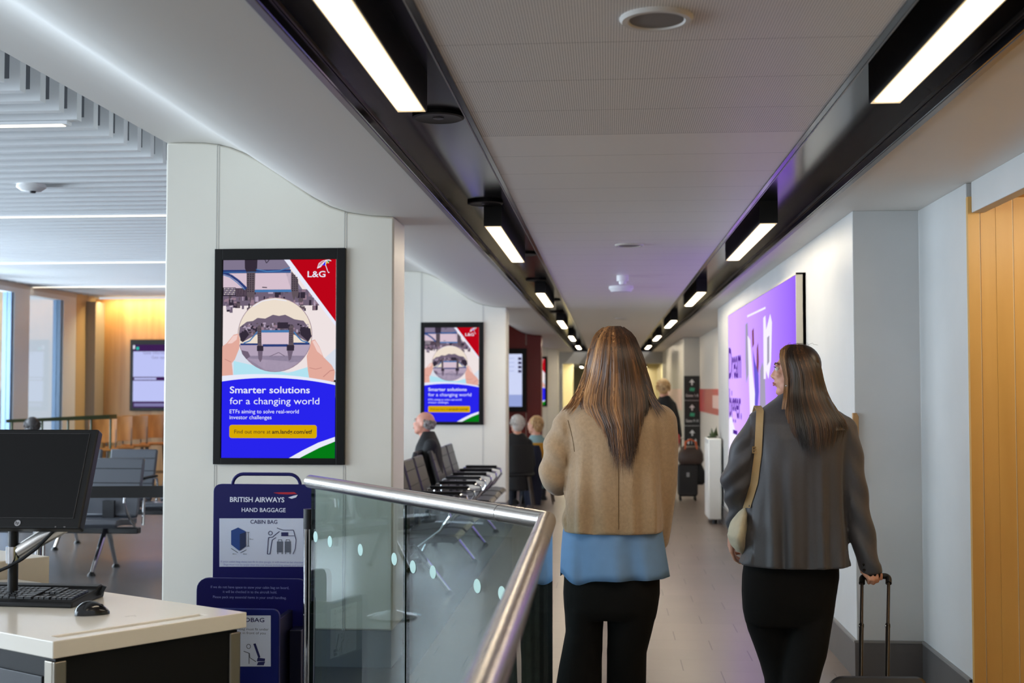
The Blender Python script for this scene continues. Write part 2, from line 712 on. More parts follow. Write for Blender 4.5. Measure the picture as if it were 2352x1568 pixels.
# golden wood clad niche with header
def wood_mat(name, c1, c2, axis_scale=(18, 18, 1.2), rough=0.42):
    m = bpy.data.materials.new(name)
    m.use_nodes = True
    nt = m.node_tree
    bs = nt.nodes['Principled BSDF']
    tc = node(nt, 'ShaderNodeTexCoord')
    mp = node(nt, 'ShaderNodeMapping')
    mp.inputs['Scale'].default_value = axis_scale
    nt.links.new(tc.outputs['Object'], mp.inputs['Vector'])
    n = node(nt, 'ShaderNodeTexNoise')
    n.inputs['Scale'].default_value = 1.0
    n.inputs['Detail'].default_value = 6
    nt.links.new(mp.outputs[0], n.inputs['Vector'])
    r = node(nt, 'ShaderNodeValToRGB')
    r.color_ramp.elements[0].position = 0.35
    r.color_ramp.elements[1].position = 0.68
    r.color_ramp.elements[0].color = srgb(*c1)
    r.color_ramp.elements[1].color = srgb(*c2)
    nt.links.new(n.outputs['Fac'], r.inputs['Fac'])
    nt.links.new(r.outputs['Color'], bs.inputs['Base Color'])
    bs.inputs['Roughness'].default_value = rough
    _mats[name] = m
    return m


M_GOLD = wood_mat('golden_wood_panels', (192, 146, 74), (206, 160, 88), (6, 6, 0.6))
M_OAK = wood_mat('oak_wall_panels', (176, 128, 76), (204, 158, 104), (9, 9, 0.5))
M_GLINT = mat('groove_highlight', (214, 200, 170), 0.5)  # white highlight along the panel grooves, put into the colour
b = MB()
xs = [1.646, aty(2257, 900, 5.7).x, aty(2333, 900, 5.7).x, 2.30, 2.9]
zt = 2.395
b.box((xs[0], 5.70, 0), (xs[1] - 0.003, 5.729, 2.40), 0)
b.box((xs[1] + 0.003, 5.705, 0), (xs[1] + 0.070, 5.729, zt), 0)
b.box((xs[1] + 0.070, 5.702, 0), (xs[2] - 0.003, 5.729, zt), 0)
b.box((xs[2] + 0.003, 5.705, 0), (xs[3] - 0.003, 5.729, zt), 0)
b.box((xs[3] + 0.003, 5.705, 0), (xs[4], 5.729, zt), 0)
for x in xs[1:4]:
    b.box((x - 0.003, 5.708, 0), (x + 0.003, 5.729, zt), 1)
b.box((1.72, 2.0, zt), (2.9, 5.729, zt + 0.02), 0)
structure(b.build('wall_niche', [M_GOLD, M_GLINT], smooth=0))
structure(MB().box((1.662, -4, 2.325), (1.72, 5.70, CZ)).build('trim_1', M_WHITE, smooth=0, bevel=0.003))
structure(MB().box((2.9, -4, 0), (3.0, 5.73, CZ)).build('wall_niche_side', M_GOLD, smooth=0))
# slim wooden edge guard on the corner of the recess
MBw = MB()
p0 = aty(1959, 948, 6.56)
p1 = aty(1972, 1110, 6.56)
MBw.prism([(p0.x + (q[0]) * 1.0, 6.556, q[1]) for q in [(-0.002, p1.z), (0.03, p1.z), (0.03, p0.z - 0.02), (0.02, p0.z), (-0.002, p0.z)]], (0, 0.022, 0))
tag(MBw.build('edge_guard', wood_mat('guard_wood', (150, 112, 68), (170, 130, 84)), smooth=30, bevel=0.003), 'slim light wood edge guard on the white wall corner behind the grey blazer', 'edge guard')

# set-back wall beyond, pier and far walls
xb = aty(1607, 900, 22.5).x
xp = aty(1570, 900, 22.5).x
b = MB()
b.box((xb, 14.53, 0), (xb + 0.3, 22.5, CZ))
structure(b.build('wall_right_far', mat('far_wall_cream', (220, 214, 203), 0.45), smooth=0))
b = MB()
b.box((xp, 22.5, 0), (xb + 0.3, 31.2, CZ))
structure(b.build('wall_pier', mat('far_pier_grey', (196, 193, 186), 0.35), smooth=0, bevel=0.01))
zl = aty(1420, 835, 31.2).z
x0 = aty(1292, 835, 31.2).x
x1 = aty(1531, 835, 31.2).x
b = MB()
b.box((-3.5, 31.2, 0), (x0, 31.5, 2.6))
b.box((x1, 31.2, 0), (3.0, 31.5, 2.6))
b.box((x0, 31.2, zl), (x1, 31.5, 2.6))
structure(b.build('wall_end', M_WHITE, smooth=0))
M_CREAM = mat('cream_far_corridor', (205, 196, 158), 0.5)
b = MB()
b.box((x0 - 0.5, 31.5, 0), (x0 - 0.35, 50, 2.7))
b.box((x1 + 0.15, 31.5, 0), (x1 + 0.4, 50, 2.7))
b.box((x0 - 0.5, 50, 0), (x1 + 0.4, 50.2, 2.7))
b.box((x0 - 0.35, 37, 0), (x0 + 0.1, 37.4, 2.5))
b.box((x1 - 0.35, 41, 0), (x1 + 0.15, 41.4, 2.5))
structure(b.build('wall_beyond', M_CREAM, smooth=0))
structure(MB().box((x0 - 0.5, 31.5, 2.36), (x1 + 0.4, 50.2, 2.6)).build('ceiling_beyond', M_CREAM, smooth=0))
# dark hanging sign in the far corridor
p = aty(1497, 870, 44)
tag(MB().box((p.x - 0.14, 43.95, p.z - 0.14), (p.x + 0.14, 44, p.z + 0.14)).build('hanging_sign', M_DBLACK, smooth=0, bevel=0.01), 'small dark sign hanging in the far cream corridor', 'sign')

# ------------------------------------------------------------------ seating area: wood end wall, window wall
structure(MB().box((-8.2, 18.97, 0), (-2.4, 19.1, 2.96)).build('wall_wood', M_OAK, smooth=0))
b = MB()
b.box((-8.32, 18.27, 0), (-8.2, 19.1, 3.0), 0)
b.box((-8.2, 18.62, 0), (-8.05, 19.0, 2.9), 1)
structure(b.build('wall_left', [mat('tan_reveal', (196, 172, 130), 0.5), mat('warm_grey_wall', (158, 150, 138), 0.5)], smooth=0))
structure(MB().box((-8.32, -4, 2.93), (-8.2, 18.27, 3.5)).build('trim_2', M_WHITE, smooth=0))
M_WIN = mat('white_window_frame', (226, 232, 238), 0.4)
M_PANE = glass_mat('window_pane', (0.93, 0.97, 1.0, 1), 1.0, 1.3)
for k in range(16):
    y1 = 18.26 - 1.53 * k
    w = thing('window_%d' % (k + 1), None, None, (-8.28, y1, 0))
    w['kind'] = 'structure'
    b = MB()
    b.box((-0.05, -0.44, 0), (0.08, 0.0, 2.93))
    b.box((-0.05, -1.53, 2.86), (0.08, -0.44, 2.93))
    b.box((-0.05, -1.53, 0), (0.08, -0.44, 0.12))
    b.build('window_frame', M_WIN, w, smooth=0)
    b = MB()
    b.box((-0.06, -0.50, 0.12), (0.06, -0.44, 2.86))
    b.build('window_seal', mat('blue_grey_seal', (92, 124, 158), 0.4), w, smooth=0)
    MB().box((-0.006, -1.53, 0.12), (0.006, -0.50, 2.86)).build('window_pane', M_PANE, w, smooth=0)
# sunlit corrugated cladding seen through the windows
b = MB()
n = 60
prof = []
for i in range(n):
    y = 15.6 + 4.4 * i / n
    prof += [(-9.9, y), (-9.9, y + 0.045), (-9.86, y + 0.055), (-9.86, y + 0.068)]
b.prism([(x, y, -1) for x, y in prof] + [(-10, 20, -1), (-10, 15.6, -1)], (0, 0, 5.5))
structure(b.build('wall_outside', mat('corrugated_cladding', (236, 226, 206), 0.6), smooth=0))
sun = bpy.data.lights.new('sun', 'SUN')
sun.energy = 3.0
sun.angle = 0.02
sun.color = (1.0, 0.9, 0.75)
so = bpy.data.objects.new('sun', sun)
so.rotation_euler = (math.radians(38), 0, math.radians(70))
COL.objects.link(so)

# ------------------------------------------------------------------ corridor lamps
def lamp_glow():
    m = bpy.data.materials.new('lamp_diffuser_glow')
    m.use_nodes = True
    nt = m.node_tree
    nt.nodes.clear()
    tc = node(nt, 'ShaderNodeTexCoord')
    sp = node(nt, 'ShaderNodeSeparateXYZ')
    nt.links.new(tc.outputs['Object'], sp.inputs[0])
    ax = math_node(nt, 'ABSOLUTE', sp.outputs['X'])
    mr = node(nt, 'ShaderNodeMapRange', interpolation_type='SMOOTHSTEP')
    mr.inputs['From Min'].default_value = 0.047
    mr.inputs['From Max'].default_value = 0.018
    nt.links.new(ax, mr.inputs['Value'])
    ay = math_node(nt, 'ABSOLUTE', sp.outputs['Y'])
    mr2 = node(nt, 'ShaderNodeMapRange', interpolation_type='SMOOTHSTEP')
    mr2.inputs['From Min'].default_value = 1.0
    mr2.inputs['From Max'].default_value = 0.93
    nt.links.new(ay, mr2.inputs['Value'])
    core = math_node(nt, 'MULTIPLY', mr.outputs[0], mr2.outputs[0])
    mx = node(nt, 'ShaderNodeMix', data_type='RGBA')
    nt.links.new(core, mx.inputs['Factor'])
    mx.inputs['A'].default_value = srgb(255, 226, 180)
    mx.inputs['B'].default_value = srgb(255, 240, 214)
    st = math_node(nt, 'ADD', math_node(nt, 'MULTIPLY', core, LAMP_POWER), 0.85)
    e = node(nt, 'ShaderNodeEmission')
    nt.links.new(mx.outputs['Result'], e.inputs['Color'])
    nt.links.new(st, e.inputs['Strength'])
    o = node(nt, 'ShaderNodeOutputMaterial')
    nt.links.new(e.outputs[0], o.inputs[0])
    return m


LAMP_POWER = 42.0
M_LAMP = lamp_glow()
ORD = ['nearest', 'second', 'third', 'fourth', 'fifth', 'sixth and farthest']


def lamp_proto(name):
    t = thing(name, 'x', 'ceiling light', (0, 0, 0))
    b = MB()
    b.box((-0.052, -1.02, 0.0), (0.052, 1.02, 0.13))
    b.build('housing', M_DBLACK, t, smooth=0)
    MB().box((-0.0475, -1.012, -0.002), (0.0475, 1.012, 0.0005)).build('diffuser', M_LAMP, t, smooth=0)
    return t


proto = None
for side, xl in (('left', -0.665), ('right', 0.92)):
    for k in range(-1, 6):
        yl = 3.08 + 4.97 * k
        if k == -1:
            lab = 'black strip lamp behind the viewer in the %s light trough' % side
        else:
            lab = '%s of the lit black strip lamps in the %s ceiling trough' % (ORD[k], side)
        if proto is None:
            proto = lamp_proto('strip_lamp')
            t = proto
            t.location = (xl, yl, CZ)
            t['label'] = lab
        else:
            t = copy_tree(proto, (xl, yl, CZ), lab)
        t['group'] = 'strip lamps in the ceiling troughs'
for px, sd in ((1336, 'left'), (1480, 'right')):
    p = atz(px, 843, 2.23)
    t = copy_tree(proto, (p.x, p.y, 2.23), 'lit strip lamp on the ceiling of the cream corridor beyond, %s one' % sd)
    t['group'] = 'strip lamps in the far corridor'
    area_light('far_lamp_light', (p.x, p.y - 5, 2.3), (0, 0, 0), 0.3, 6, 110, (1.0, 0.92, 0.70))

# round air outlets beside the lamps of the left trough
def air_outlet(label, loc, first=None):
    t = thing('air_outlet', label, 'air vent', loc, 0, 'round air outlets in the left trough')
    b = MB()
    b.lathe((0, 0, 0), [(0.075, 0.0), (0.102, 0.0), (0.102, -0.012), (0.092, -0.016), (0.075, -0.012)], 32)
    b.build('rim', M_DBLACK, t)
    b = MB()
    b.lathe((0, 0, -0.004), [(0.0, 0.0), (0.022, 0.0), (0.022, -0.01), (0.0, -0.012)], 20)
    for k in range(10):
        a = 2 * math.pi * k / 10
        R = Matrix.Rotation(a, 3, 'Z')
        b.cbox(R @ Vector((0.05, 0, -0.008)), (0.064, 0.008, 0.006), R)
    b.build('grille', mat('vent_grey', (46, 46, 50), 0.35), t)
    MB().lathe((0, 0, 0), [(0.0, 0.004), (0.078, 0.004), (0.078, 0.0), (0.0, 0.0)], 24).build('backing', M_DBLACK, t)
    return t


vo = None
for i, (xv, yv) in enumerate(((-0.66, 4.71), (-0.698, 6.93), (-0.66, 9.6), (-0.698, 11.9), (-0.66, 14.6), (-0.698, 16.9))):
    lab = 'round black air outlet in the left light trough, %s from the viewer' % (['first', 'second', 'third', 'fourth', 'fifth', 'sixth'][i])
    if vo is None:
        vo = air_outlet(lab, (xv, yv, 2.594))
    else:
        copy_tree(vo, (xv, yv, 2.594), lab)

# ceiling speakers and sensors
sp0 = None
for lab, x, y, r in (('large round ceiling speaker nearest the viewer', 0.127, 3.10, 0.094), ('round ceiling speaker above the tan jacket woman, farther along', 0.143, 8.02, 0.094), ('small dim round ceiling speaker far along the corridor ceiling', 0.19, 16.4, 0.094)):
    if sp0 is None:
        t = sp0 = thing('ceiling_speaker', lab, 'speaker', (x, y, CZ), 0, 'round ceiling speakers')
        MB().lathe((0, 0, 0), [(0.068, 0.002), (0.094, 0.002), (0.0945, -0.003), (0.088, -0.010), (0.074, -0.010), (0.068, -0.004)], 40).build('bezel', mat('speaker_bezel', (206, 202, 196), 0.4), t)
        MB().lathe((0, 0, 0), [(0.0, 0.002), (0.069, 0.002), (0.069, -0.006), (0.0, -0.007)], 40).build('grille', mat('speaker_grille', (120, 116, 112), 0.6, bump=0.2, bscale=500), t)
    else:
        copy_tree(sp0, (x, y, CZ), lab)
t = thing('smoke_detector', 'small white detector with stepped nose on the ceiling above the tan jacket woman', 'smoke detector', (0.126, 10.2, CZ))
MB().lathe((0, 0, 0), [(0.0, 0.0), (0.05, 0.0), (0.05, -0.045), (0.046, -0.05), (0.0, -0.05)], 24).build('base', mat('white_plastic', (232, 232, 232), 0.35), t)
MB().lathe((0, 0, 0), [(0.0, -0.05), (0.034, -0.05), (0.028, -0.075), (0.0, -0.078)], 24).build('nose', _mats['white_plastic'], t)
t = thing('access_point', 'flat white round unit on the ceiling just beyond the small detector', 'ceiling device', (0.126, 11.3, CZ))
MB().lathe((0, 0, 0), [(0.0, 0.0), (0.112, 0.0), (0.115, -0.02), (0.09, -0.05), (0.0, -0.052)], 32).build('cover', _mats['white_plastic'], t)
p = atz(72, 424, 2.99)
t = thing('ribbed_ceiling_detector', 'white round detector under the ribbed ceiling of the seating area', 'smoke detector', (p.x, p.y, 2.99))
MB().lathe((0, 0, 0), [(0.0, 0.0), (0.10, 0.0), (0.102, -0.02), (0.07, -0.045), (0.0, -0.05)], 28).build('cover', _mats['white_plastic'], t)
MB().lathe((0.01, 0, 0), [(0.0, -0.048), (0.025, -0.048), (0.02, -0.06), (0.0, -0.062)], 16).build('lens', M_DBLACK, t)
# ------------------------------------------------------------------ advertising screens
E_BLUE = emit('screen_blue', (40, 36, 236), 1.0)
E_WHITE = emit('screen_white', (232, 234, 250), 1.0)
E_RED = emit('screen_red', (186, 4, 24), 1.0)
E_YEL = emit('screen_yellow', (214, 168, 2), 1.0)
E_GREEN = emit('screen_green', (4, 122, 22), 1.0)
E_INK = emit('screen_ink', (22, 22, 30), 1.0)
E_DARKTOWN = emit('screen_dark_town', (52, 44, 58), 1.0)
E_TOWN = emit('screen_town', (112, 98, 118), 1.0)
E_TOWNR = emit('screen_town_rose', (150, 124, 140), 1.0)
E_TOWER = emit('screen_tower', (96, 84, 92), 1.0)
E_STEELBLUE = emit('screen_bridge_blue', (70, 122, 178), 1.0)
E_DEEPBLUE = emit('screen_bridge_deep_blue', (44, 62, 120), 1.0)
E_WATER = emit('screen_water', (178, 162, 184), 1.0)
E_WATER2 = emit('screen_water_dark', (128, 118, 142), 1.0)
E_SKY = emit('screen_sky', (238, 226, 226), 1.0)
E_SKY2 = emit('screen_pale_sky', (216, 222, 234), 1.0)
E_CYAN = emit('screen_cyan', (178, 226, 240), 1.0)
E_BALLSKY = emit('screen_ball_sky', (236, 222, 206), 1.0)
E_SKIN = emit('screen_skin', (226, 170, 156), 1.0)
E_SKIN2 = emit('screen_skin_shade', (196, 136, 128), 1.0)
E_NAIL = emit('screen_nail', (240, 206, 200), 1.0)
ADV = [E_BLUE, E_WHITE, E_RED, E_YEL, E_GREEN, E_INK, E_DARKTOWN, E_TOWN, E_TOWNR, E_TOWER, E_STEELBLUE, E_DEEPBLUE, E_WATER, E_WATER2, E_SKY, E_SKY2, E_CYAN, E_BALLSKY, E_SKIN, E_SKIN2, E_NAIL, emit('screen_pink_water', (214, 192, 206), 1.0)]
(BLUE, WHITE, RED, YEL, GREEN, INK, DTOWN, TOWN, TOWNR, TOWER, SBLUE, DBLUE, WATER, WATER2, SKY, SKY2, CYAN, BALLSKY, SKIN, SKIN2, NAIL, PINK) = range(22)

AW, AH = 0.637, 1.118          # visible picture
GX0, GX1, GY0, GY1 = 132.0, 868.0, 175.0, 1490.0


class Flat:
    """flat print on a screen facing -Y; layers stand a fraction of a millimetre apart"""
    def __init__(self, y0=0.0):
        self.mb = MB()
        self.y = y0

    def P(self, x, y):
        return Vector(((x - GX0) / (GX1 - GX0) * AW - AW / 2, self.y, (GY1 - y) / (GY1 - GY0) * AH))

    def up(self, d=0.00025):
        self.y -= d

    def poly(self, pts, mi):
        self.mb.add([self.P(*p) for p in pts], [tuple(range(len(pts)))[::-1]], mi)

    def rect(self, x0, y0, x1, y1, mi):
        self.poly([(x0, y0), (x1, y0), (x1, y1), (x0, y1)], mi)

    def strip(self, pts, w, mi):
        """broad line"""
        for (a, b), (c, d) in zip(pts[:-1], pts[1:]):
            dx, dy = c - a, d - b
            L = math.hypot(dx, dy) or 1
            nx, ny = -dy / L * w / 2, dx / L * w / 2
            self.mb.add([self.P(a + nx, b + ny), self.P(c + nx, d + ny), self.P(c - nx, d - ny), self.P(a - nx, b - ny)], [(0, 1, 2, 3)], mi)

    def txt(self, s, x, y, w, size, mi, bold=0.0, align='l'):
        k = AW / (GX1 - GX0)
        text(self.mb, s, self.P(x, y), w * k if w else None, size * AH / (GY1 - GY0), mi=mi, bold=bold, align=align)


def advert(t):
    scr = MB().box((-AW / 2 - 0.008, -0.002, -0.008), (AW / 2 + 0.008, 0.0055, AH + 0.008)).build('screen', M_DBLACK, t, smooth=0)
    rnd = random.Random(5)
    f = Flat(-0.0024)
    # photograph of a river town reflected upside down in a glass ball
    f.rect(132, 175, 868, 985, SKY)
    f.up()
    f.poly([(132, 760), (300, 800), (420, 930), (700, 930), (868, 780), (868, 985), (132, 985)], SKY2)
    f.up()
    f.poly([(205, 860), (380, 900), (560, 940), (690, 900), (700, 985), (205, 985)], CYAN)
    f.up()
    f.rect(132, 175, 545, 285, WATER2)
    f.rect(132, 283, 575, 395, PINK)
    f.poly([(545, 175), (575, 283), (700, 470), (640, 470), (575, 395), (540, 283)], WATER2)
    f.up()
    f.rect(132, 395, 760, 500, TOWN)
    f.up()
    for _ in range(150):
        x = rnd.uniform(132, 745)
        y = rnd.uniform(400, 520)
        w = rnd.uniform(6, 34)
        h = rnd.uniform(6, 40)
        y1 = min(y + h, 552 - rnd.random() * 22)
        if y1 > y + 2:
            f.rect(x, y, min(x + w, 775), y1, rnd.choice((DTOWN, TOWN, TOWNR, DTOWN, TOWER, WATER)))
        if _ % 50 == 49:
            f.up(0.0001)
    f.up()
    f.rect(132, 380, 215, 436, DTOWN)
    f.rect(215, 385, 288, 440, DTOWN)
    f.up()
    for i in range(9):
        for j in range(4):
            f.rect(138 + i * 8.5, 384 + j * 12, 143 + i * 8.5, 392 + j * 12, WATER if (i + j) % 3 else SKY)
    for i in range(7):
        f.strip([(218 + i * 10, 388), (222 + i * 10, 436)], 2, TOWNR)
    f.rect(132, 265, 575, 287, DBLUE)
    f.rect(340, 396, 580, 412, SBLUE)
    f.up()
    f.strip([(132, 280), (575, 280)], 4, SBLUE)
    f.strip([(132, 283), (180, 300), (230, 335), (285, 388)], 16, DBLUE)
    f.strip([(132, 296), (176, 312), (222, 346), (275, 395)], 6, SBLUE)
    f.strip([(345, 262), (420, 276), (500, 272), (575, 250)], 6, SBLUE)
    f.poly([(272, 190), (300, 176), (335, 176), (356, 196), (354, 255), (345, 283), (285, 283), (274, 255)], DTOWN)
    f.poly([(285, 283), (342, 283), (340, 420), (330, 470), (322, 440), (312, 485), (302, 440), (294, 470), (287, 420)], TOWER)
    f.poly([(578, 275), (622, 330), (626, 420), (618, 460), (606, 440), (596, 470), (586, 440), (578, 400)], TOWER)
    f.up()
    for r in range(9):
        for c in range(3):
            f.rect(292 + c * 16, 290 + r * 14, 300 + c * 16, 298 + r * 14, DTOWN)
            if r < 8:
                f.rect(583 + c * 14, 300 + r * 14, 590 + c * 14, 308 + r * 14, DTOWN)
    f.strip([(388, 380), (420, 382)], 6, DTOWN)
    f.strip([(400, 190), (415, 222), (450, 180)], 5, DTOWN)
    # red corner with white edge
    f.up()
    f.poly([(510, 175), (548, 175), (868, 606), (868, 636)], WHITE)
    f.up()
    f.poly([(548, 175), (868, 175), (868, 606)], RED)
    # the glass ball
    f.up()
    cx, cy, R = 474, 690, 243
    circ = lambda r, a0=0, a1=360, n=48: [(cx + r * math.cos(math.radians(a0 + (a1 - a0) * k / n)), cy + r * math.sin(math.radians(a0 + (a1 - a0) * k / n))) for k in range(n + (a1 - a0 < 360))]
    f.poly(circ(R), TOWNR)
    f.up()
    f.poly(circ(R - 4), BALLSKY)
    f.up()
    f.poly([p for p in circ(R - 4, 15, 165, 30)], WATER)
    f.poly([p for p in circ(R - 4, 35, 145, 24)][::1], WATER2)
    f.up()
    top = [(244, 640), (290, 605), (330, 600), (360, 580), (410, 585), (460, 560), (500, 568), (540, 560), (600, 590), (660, 600), (690, 640)]
    f.poly(top + [(714, 700), (690, 740), (600, 690), (474, 676), (350, 690), (260, 740), (238, 690)], TOWN)
    f.up()
    for _ in range(120):
        x = rnd.uniform(256, 690)
        y = rnd.uniform(600, 672) + abs(x - 474) * 0.10
        f.rect(x, y, x + rnd.uniform(5, 22), y + rnd.uniform(4, 20), rnd.choice((DTOWN, DTOWN, TOWNR, TOWER, WATER)))
        if _ % 40 == 39:
            f.up(0.0001)
    f.up()
    f.poly([(244, 680), (290, 660), (305, 690), (270, 735), (250, 730)], DTOWN)
    f.poly([(640, 640), (704, 650), (712, 700), (690, 735), (640, 690)], DTOWN)
    f.poly([(490, 610), (560, 610), (560, 650), (490, 650)], DTOWN)
    f.rect(386, 672, 565, 752, PINK)
    f.up()
    f.rect(386, 660, 570, 676, SBLUE)
    f.rect(250, 746, 362, 758, DBLUE)
    f.rect(396, 752, 560, 768, DBLUE)
    f.rect(596, 742, 700, 756, DBLUE)
    f.strip([(270, 745), (310, 730), (345, 690), (362, 668)], 8, SBLUE)
    f.strip([(598, 672), (620, 700), (650, 730), (690, 742)], 8, SBLUE)
    f.up()
    f.poly([(360, 640), (372, 625), (386, 640), (388, 760), (400, 775), (400, 796), (358, 796), (358, 775), (362, 760)], TOWER)
    f.poly([(566, 640), (580, 625), (594, 640), (596, 752), (602, 768), (598, 794), (552, 794), (552, 768), (564, 752)], TOWER)
    f.up()
    f.rect(358, 762, 400, 796, DTOWN)
    f.rect(552, 758, 600, 794, DTOWN)
    for r in range(7):
        for xx in (366, 376, 570, 582):
            f.rect(xx, 650 + r * 14, xx + 5, 657 + r * 14, DTOWN)
    f.poly([(364, 796), (396, 796), (392, 850), (380, 870), (368, 845)], TOWN)
    f.poly([(556, 794), (594, 794), (580, 850), (566, 862)], TOWN)
    f.strip([(440, 832), (500, 806), (540, 830)], 4, TOWN)
    f.poly([(255, 790), (300, 800), (315, 830), (290, 850), (262, 815)], TOWN)
    f.strip([(332, 505), (390, 470), (470, 458), (550, 470)], 5, WHITE)
    # finger and thumb
    f.up()
    f.poly([(132, 765), (160, 745), (205, 690), (236, 682), (246, 720), (242, 780), (215, 850), (195, 875), (204, 955), (132, 960)], SKIN)
    f.poly([(712, 730), (735, 722), (765, 770), (790, 835), (845, 890), (866, 930), (858, 996), (700, 975), (690, 920), (682, 830), (700, 780)], SKIN)
    f.up()
    f.poly([(165, 748), (205, 695), (232, 690), (225, 722), (195, 745)], NAIL)
    f.poly([(718, 735), (735, 728), (765, 775), (785, 828), (750, 800)], NAIL)
    f.strip([(148, 848), (190, 868)], 4, SKIN2)
    f.strip([(700, 905), (740, 915), (780, 905)], 4, SKIN2)
    f.strip([(790, 965), (835, 925), (862, 920)], 5, SKIN2)
    # white sweep and blue foot
    f.up()
    arc = lambda y0, ym, y1: [(132 + 736 * k / 20, y0 + (y1 - y0) * k / 20 + (ym - (y0 + y1) / 2) * 4 * (k / 20) * (1 - k / 20)) for k in range(21)]
    f.poly(arc(958, 950, 1000) + [(868, 1100), (132, 1100)], WHITE)
    pic = f.mb.build('advert_photo', ADV, scr, smooth=0)
    f = Flat(f.y - 0.0004)
    f.poly(arc(994, 972, 1018) + [(868, 1490), (132, 1490)], BLUE)
    f.up()
    f.poly([(572, 1490), (660, 1440), (760, 1390), (868, 1352), (868, 1382), (770, 1422), (700, 1458), (640, 1490)], WHITE)
    f.poly([(640, 1490), (700, 1458), (770, 1422), (868, 1382), (868, 1490)], GREEN)
    f.mb.build('blue_panel', ADV, scr, smooth=0)
    f = Flat(f.y - 0.0004)
    f.txt('Smarter solutions', 184, 1070, 520, 62, WHITE, 0.012)
    g = Flat(f.y)
    g.txt('for a changing world', 184, 1142, 582, 62, WHITE)
    g.mb.build('headline', ADV, scr, smooth=0)
    f.mb.build('headline', ADV, scr, smooth=0)
    g = Flat(f.y)
    g.txt('ETFs aiming to solve real-world', 184, 1201, 450, 36, WHITE)
    g.mb.build('small_text', ADV, scr, smooth=0)
    g = Flat(f.y)
    g.txt('investor challenges', 184, 1239, 273, 36, WHITE)
    g.mb.build('small_text', ADV, scr, smooth=0)
    g = Flat(f.y)
    g.poly([(467 + x, 1319 + y) for x, y in rrect(0, 0, 568, 86, 16)][::-1], YEL)
    g.up(0.0003)
    g.txt('Find out more at', 216, 1332, 236, 36, INK)
    g.txt('am.landg.com/etf', 461, 1332, 260, 36, INK, 0.018)
    g.mb.build('button', ADV, scr, smooth=0)
    # umbrella emblem
    g = Flat(f.y)
    g.txt('L&G', 685, 316, 116, 56, WHITE, 0.012)
    ax, ay = 806, 206
    rim = [(748, 260), (770, 248), (800, 242), (822, 226), (838, 212)]
    g.poly([(ax, ay), (760, 228), (748, 260), (770, 252)], WHITE)
    for (p, q, c) in ((rim[0], rim[1], RED), (rim[1], rim[2], BLUE), (rim[2], rim[3], YEL), (rim[3], rim[4], GREEN)):
        mx, my = (p[0] + q[0]) / 2 - 3, (p[1] + q[1]) / 2 - 6
        bulge = (760, 226) if c == RED else ((834, 206) if c == GREEN else None)
        pts = [(ax, ay)] + ([bulge] if c == RED else []) + [p, (mx, my), q] + ([bulge] if c == GREEN else [])
        g.poly(pts[::-1], c)
    g.up(0.0003)
    for p in rim:
        g.strip([(ax, ay), p], 3, WHITE)
    g.strip([rim[0], (758, 228), (780, 212), (ax, ay), (826, 204), rim[4]], 3.5, WHITE)
    g.strip([(ax - 4, 240), (816, 280), (822, 290), (826, 284)], 4, WHITE)
    g.mb.build('logo', ADV, scr, smooth=0)
    return scr


def screen_box(t, w, h, d=0.028):
    """black deep frame standing on the column face; picture plate set back inside"""
    b = MB()
    e = 0.05
    b.box((-w / 2, -d, 0), (-w / 2 + e * 0.85, 0.0, h))
    b.box((w / 2 - e * 0.95, -d, 0), (w / 2, 0.0, h))
    b.box((-w / 2 + e * 0.85, -d, 0), (w / 2 - e * 0.95, 0.0, 0.036))
    b.box((-w / 2 + e * 0.85, -d, h - 0.062), (w / 2 - e * 0.95, 0.0, h))
    b.box((-w / 2 + e * 0.8, -0.006, 0.03), (w / 2 - e * 0.9, 0.0, h - 0.05))
    return b.build('housing', mat('gloss_black_frame', (5, 5, 5), 0.4, spec=0.25), t, smooth=0, bevel=0.002)


xs0, xs1 = -2.178, -1.441
d0 = thing('advert_screen', 'black framed upright advert screen on the nearest white column, Smarter solutions advert in sharp focus', 'display screen', ((xs0 + xs1) / 2, 6.636, 1.104), 0, 'advert screens on the columns')
screen_box(d0, xs1 - xs0, 1.194)
scr = advert(d0)
scr.location = (-0.004, -0.012, 0.036)
for n, lab in ((1, 'black framed upright advert screen on the second white column, above the dark seats'), (3, 'black framed advert screen seen as a narrow slice beside the red column')):
    copy_tree(d0, ((xs0 + xs1) / 2, 6.636 + n * DY, 1.104), lab)

# departure board on the red column and on the wood wall
E_BOARD = emit('board_pale_blue', (206, 214, 246), 1.0)
E_BOARD2 = emit('board_mid_blue', (150, 164, 216), 1.0)
E_BOARDD = emit('board_dark', (44, 36, 74), 1.0)
yy = 6.636 + 2 * DY
pr = aty(1210, 945, yy)
pt = aty(1210, 800, yy)
t = thing('departure_board', 'tall pale blue information screen in a black frame on the dark red column', 'display screen', (pr.x - 0.37, yy, pr.z))
w, h = 0.74, pt.z - pr.z
MB().box((-w / 2, -0.06, 0), (w / 2, 0.0, h)).build('housing', _mats['gloss_black_frame'], t, smooth=0, bevel=0.004)
b = MB()
b.quad((-w / 2 + 0.05, -0.062, 0.09), (w / 2 - 0.08, -0.062, 0.09), (w / 2 - 0.08, -0.062, h - 0.10), (-w / 2 + 0.05, -0.062, h - 0.10), 0)
b.quad((-w / 2 + 0.05, -0.063, 0.09), (w / 2 - 0.08, -0.063, 0.09), (w / 2 - 0.08, -0.063, 0.30), (-w / 2 + 0.05, -0.063, 0.30), 1)
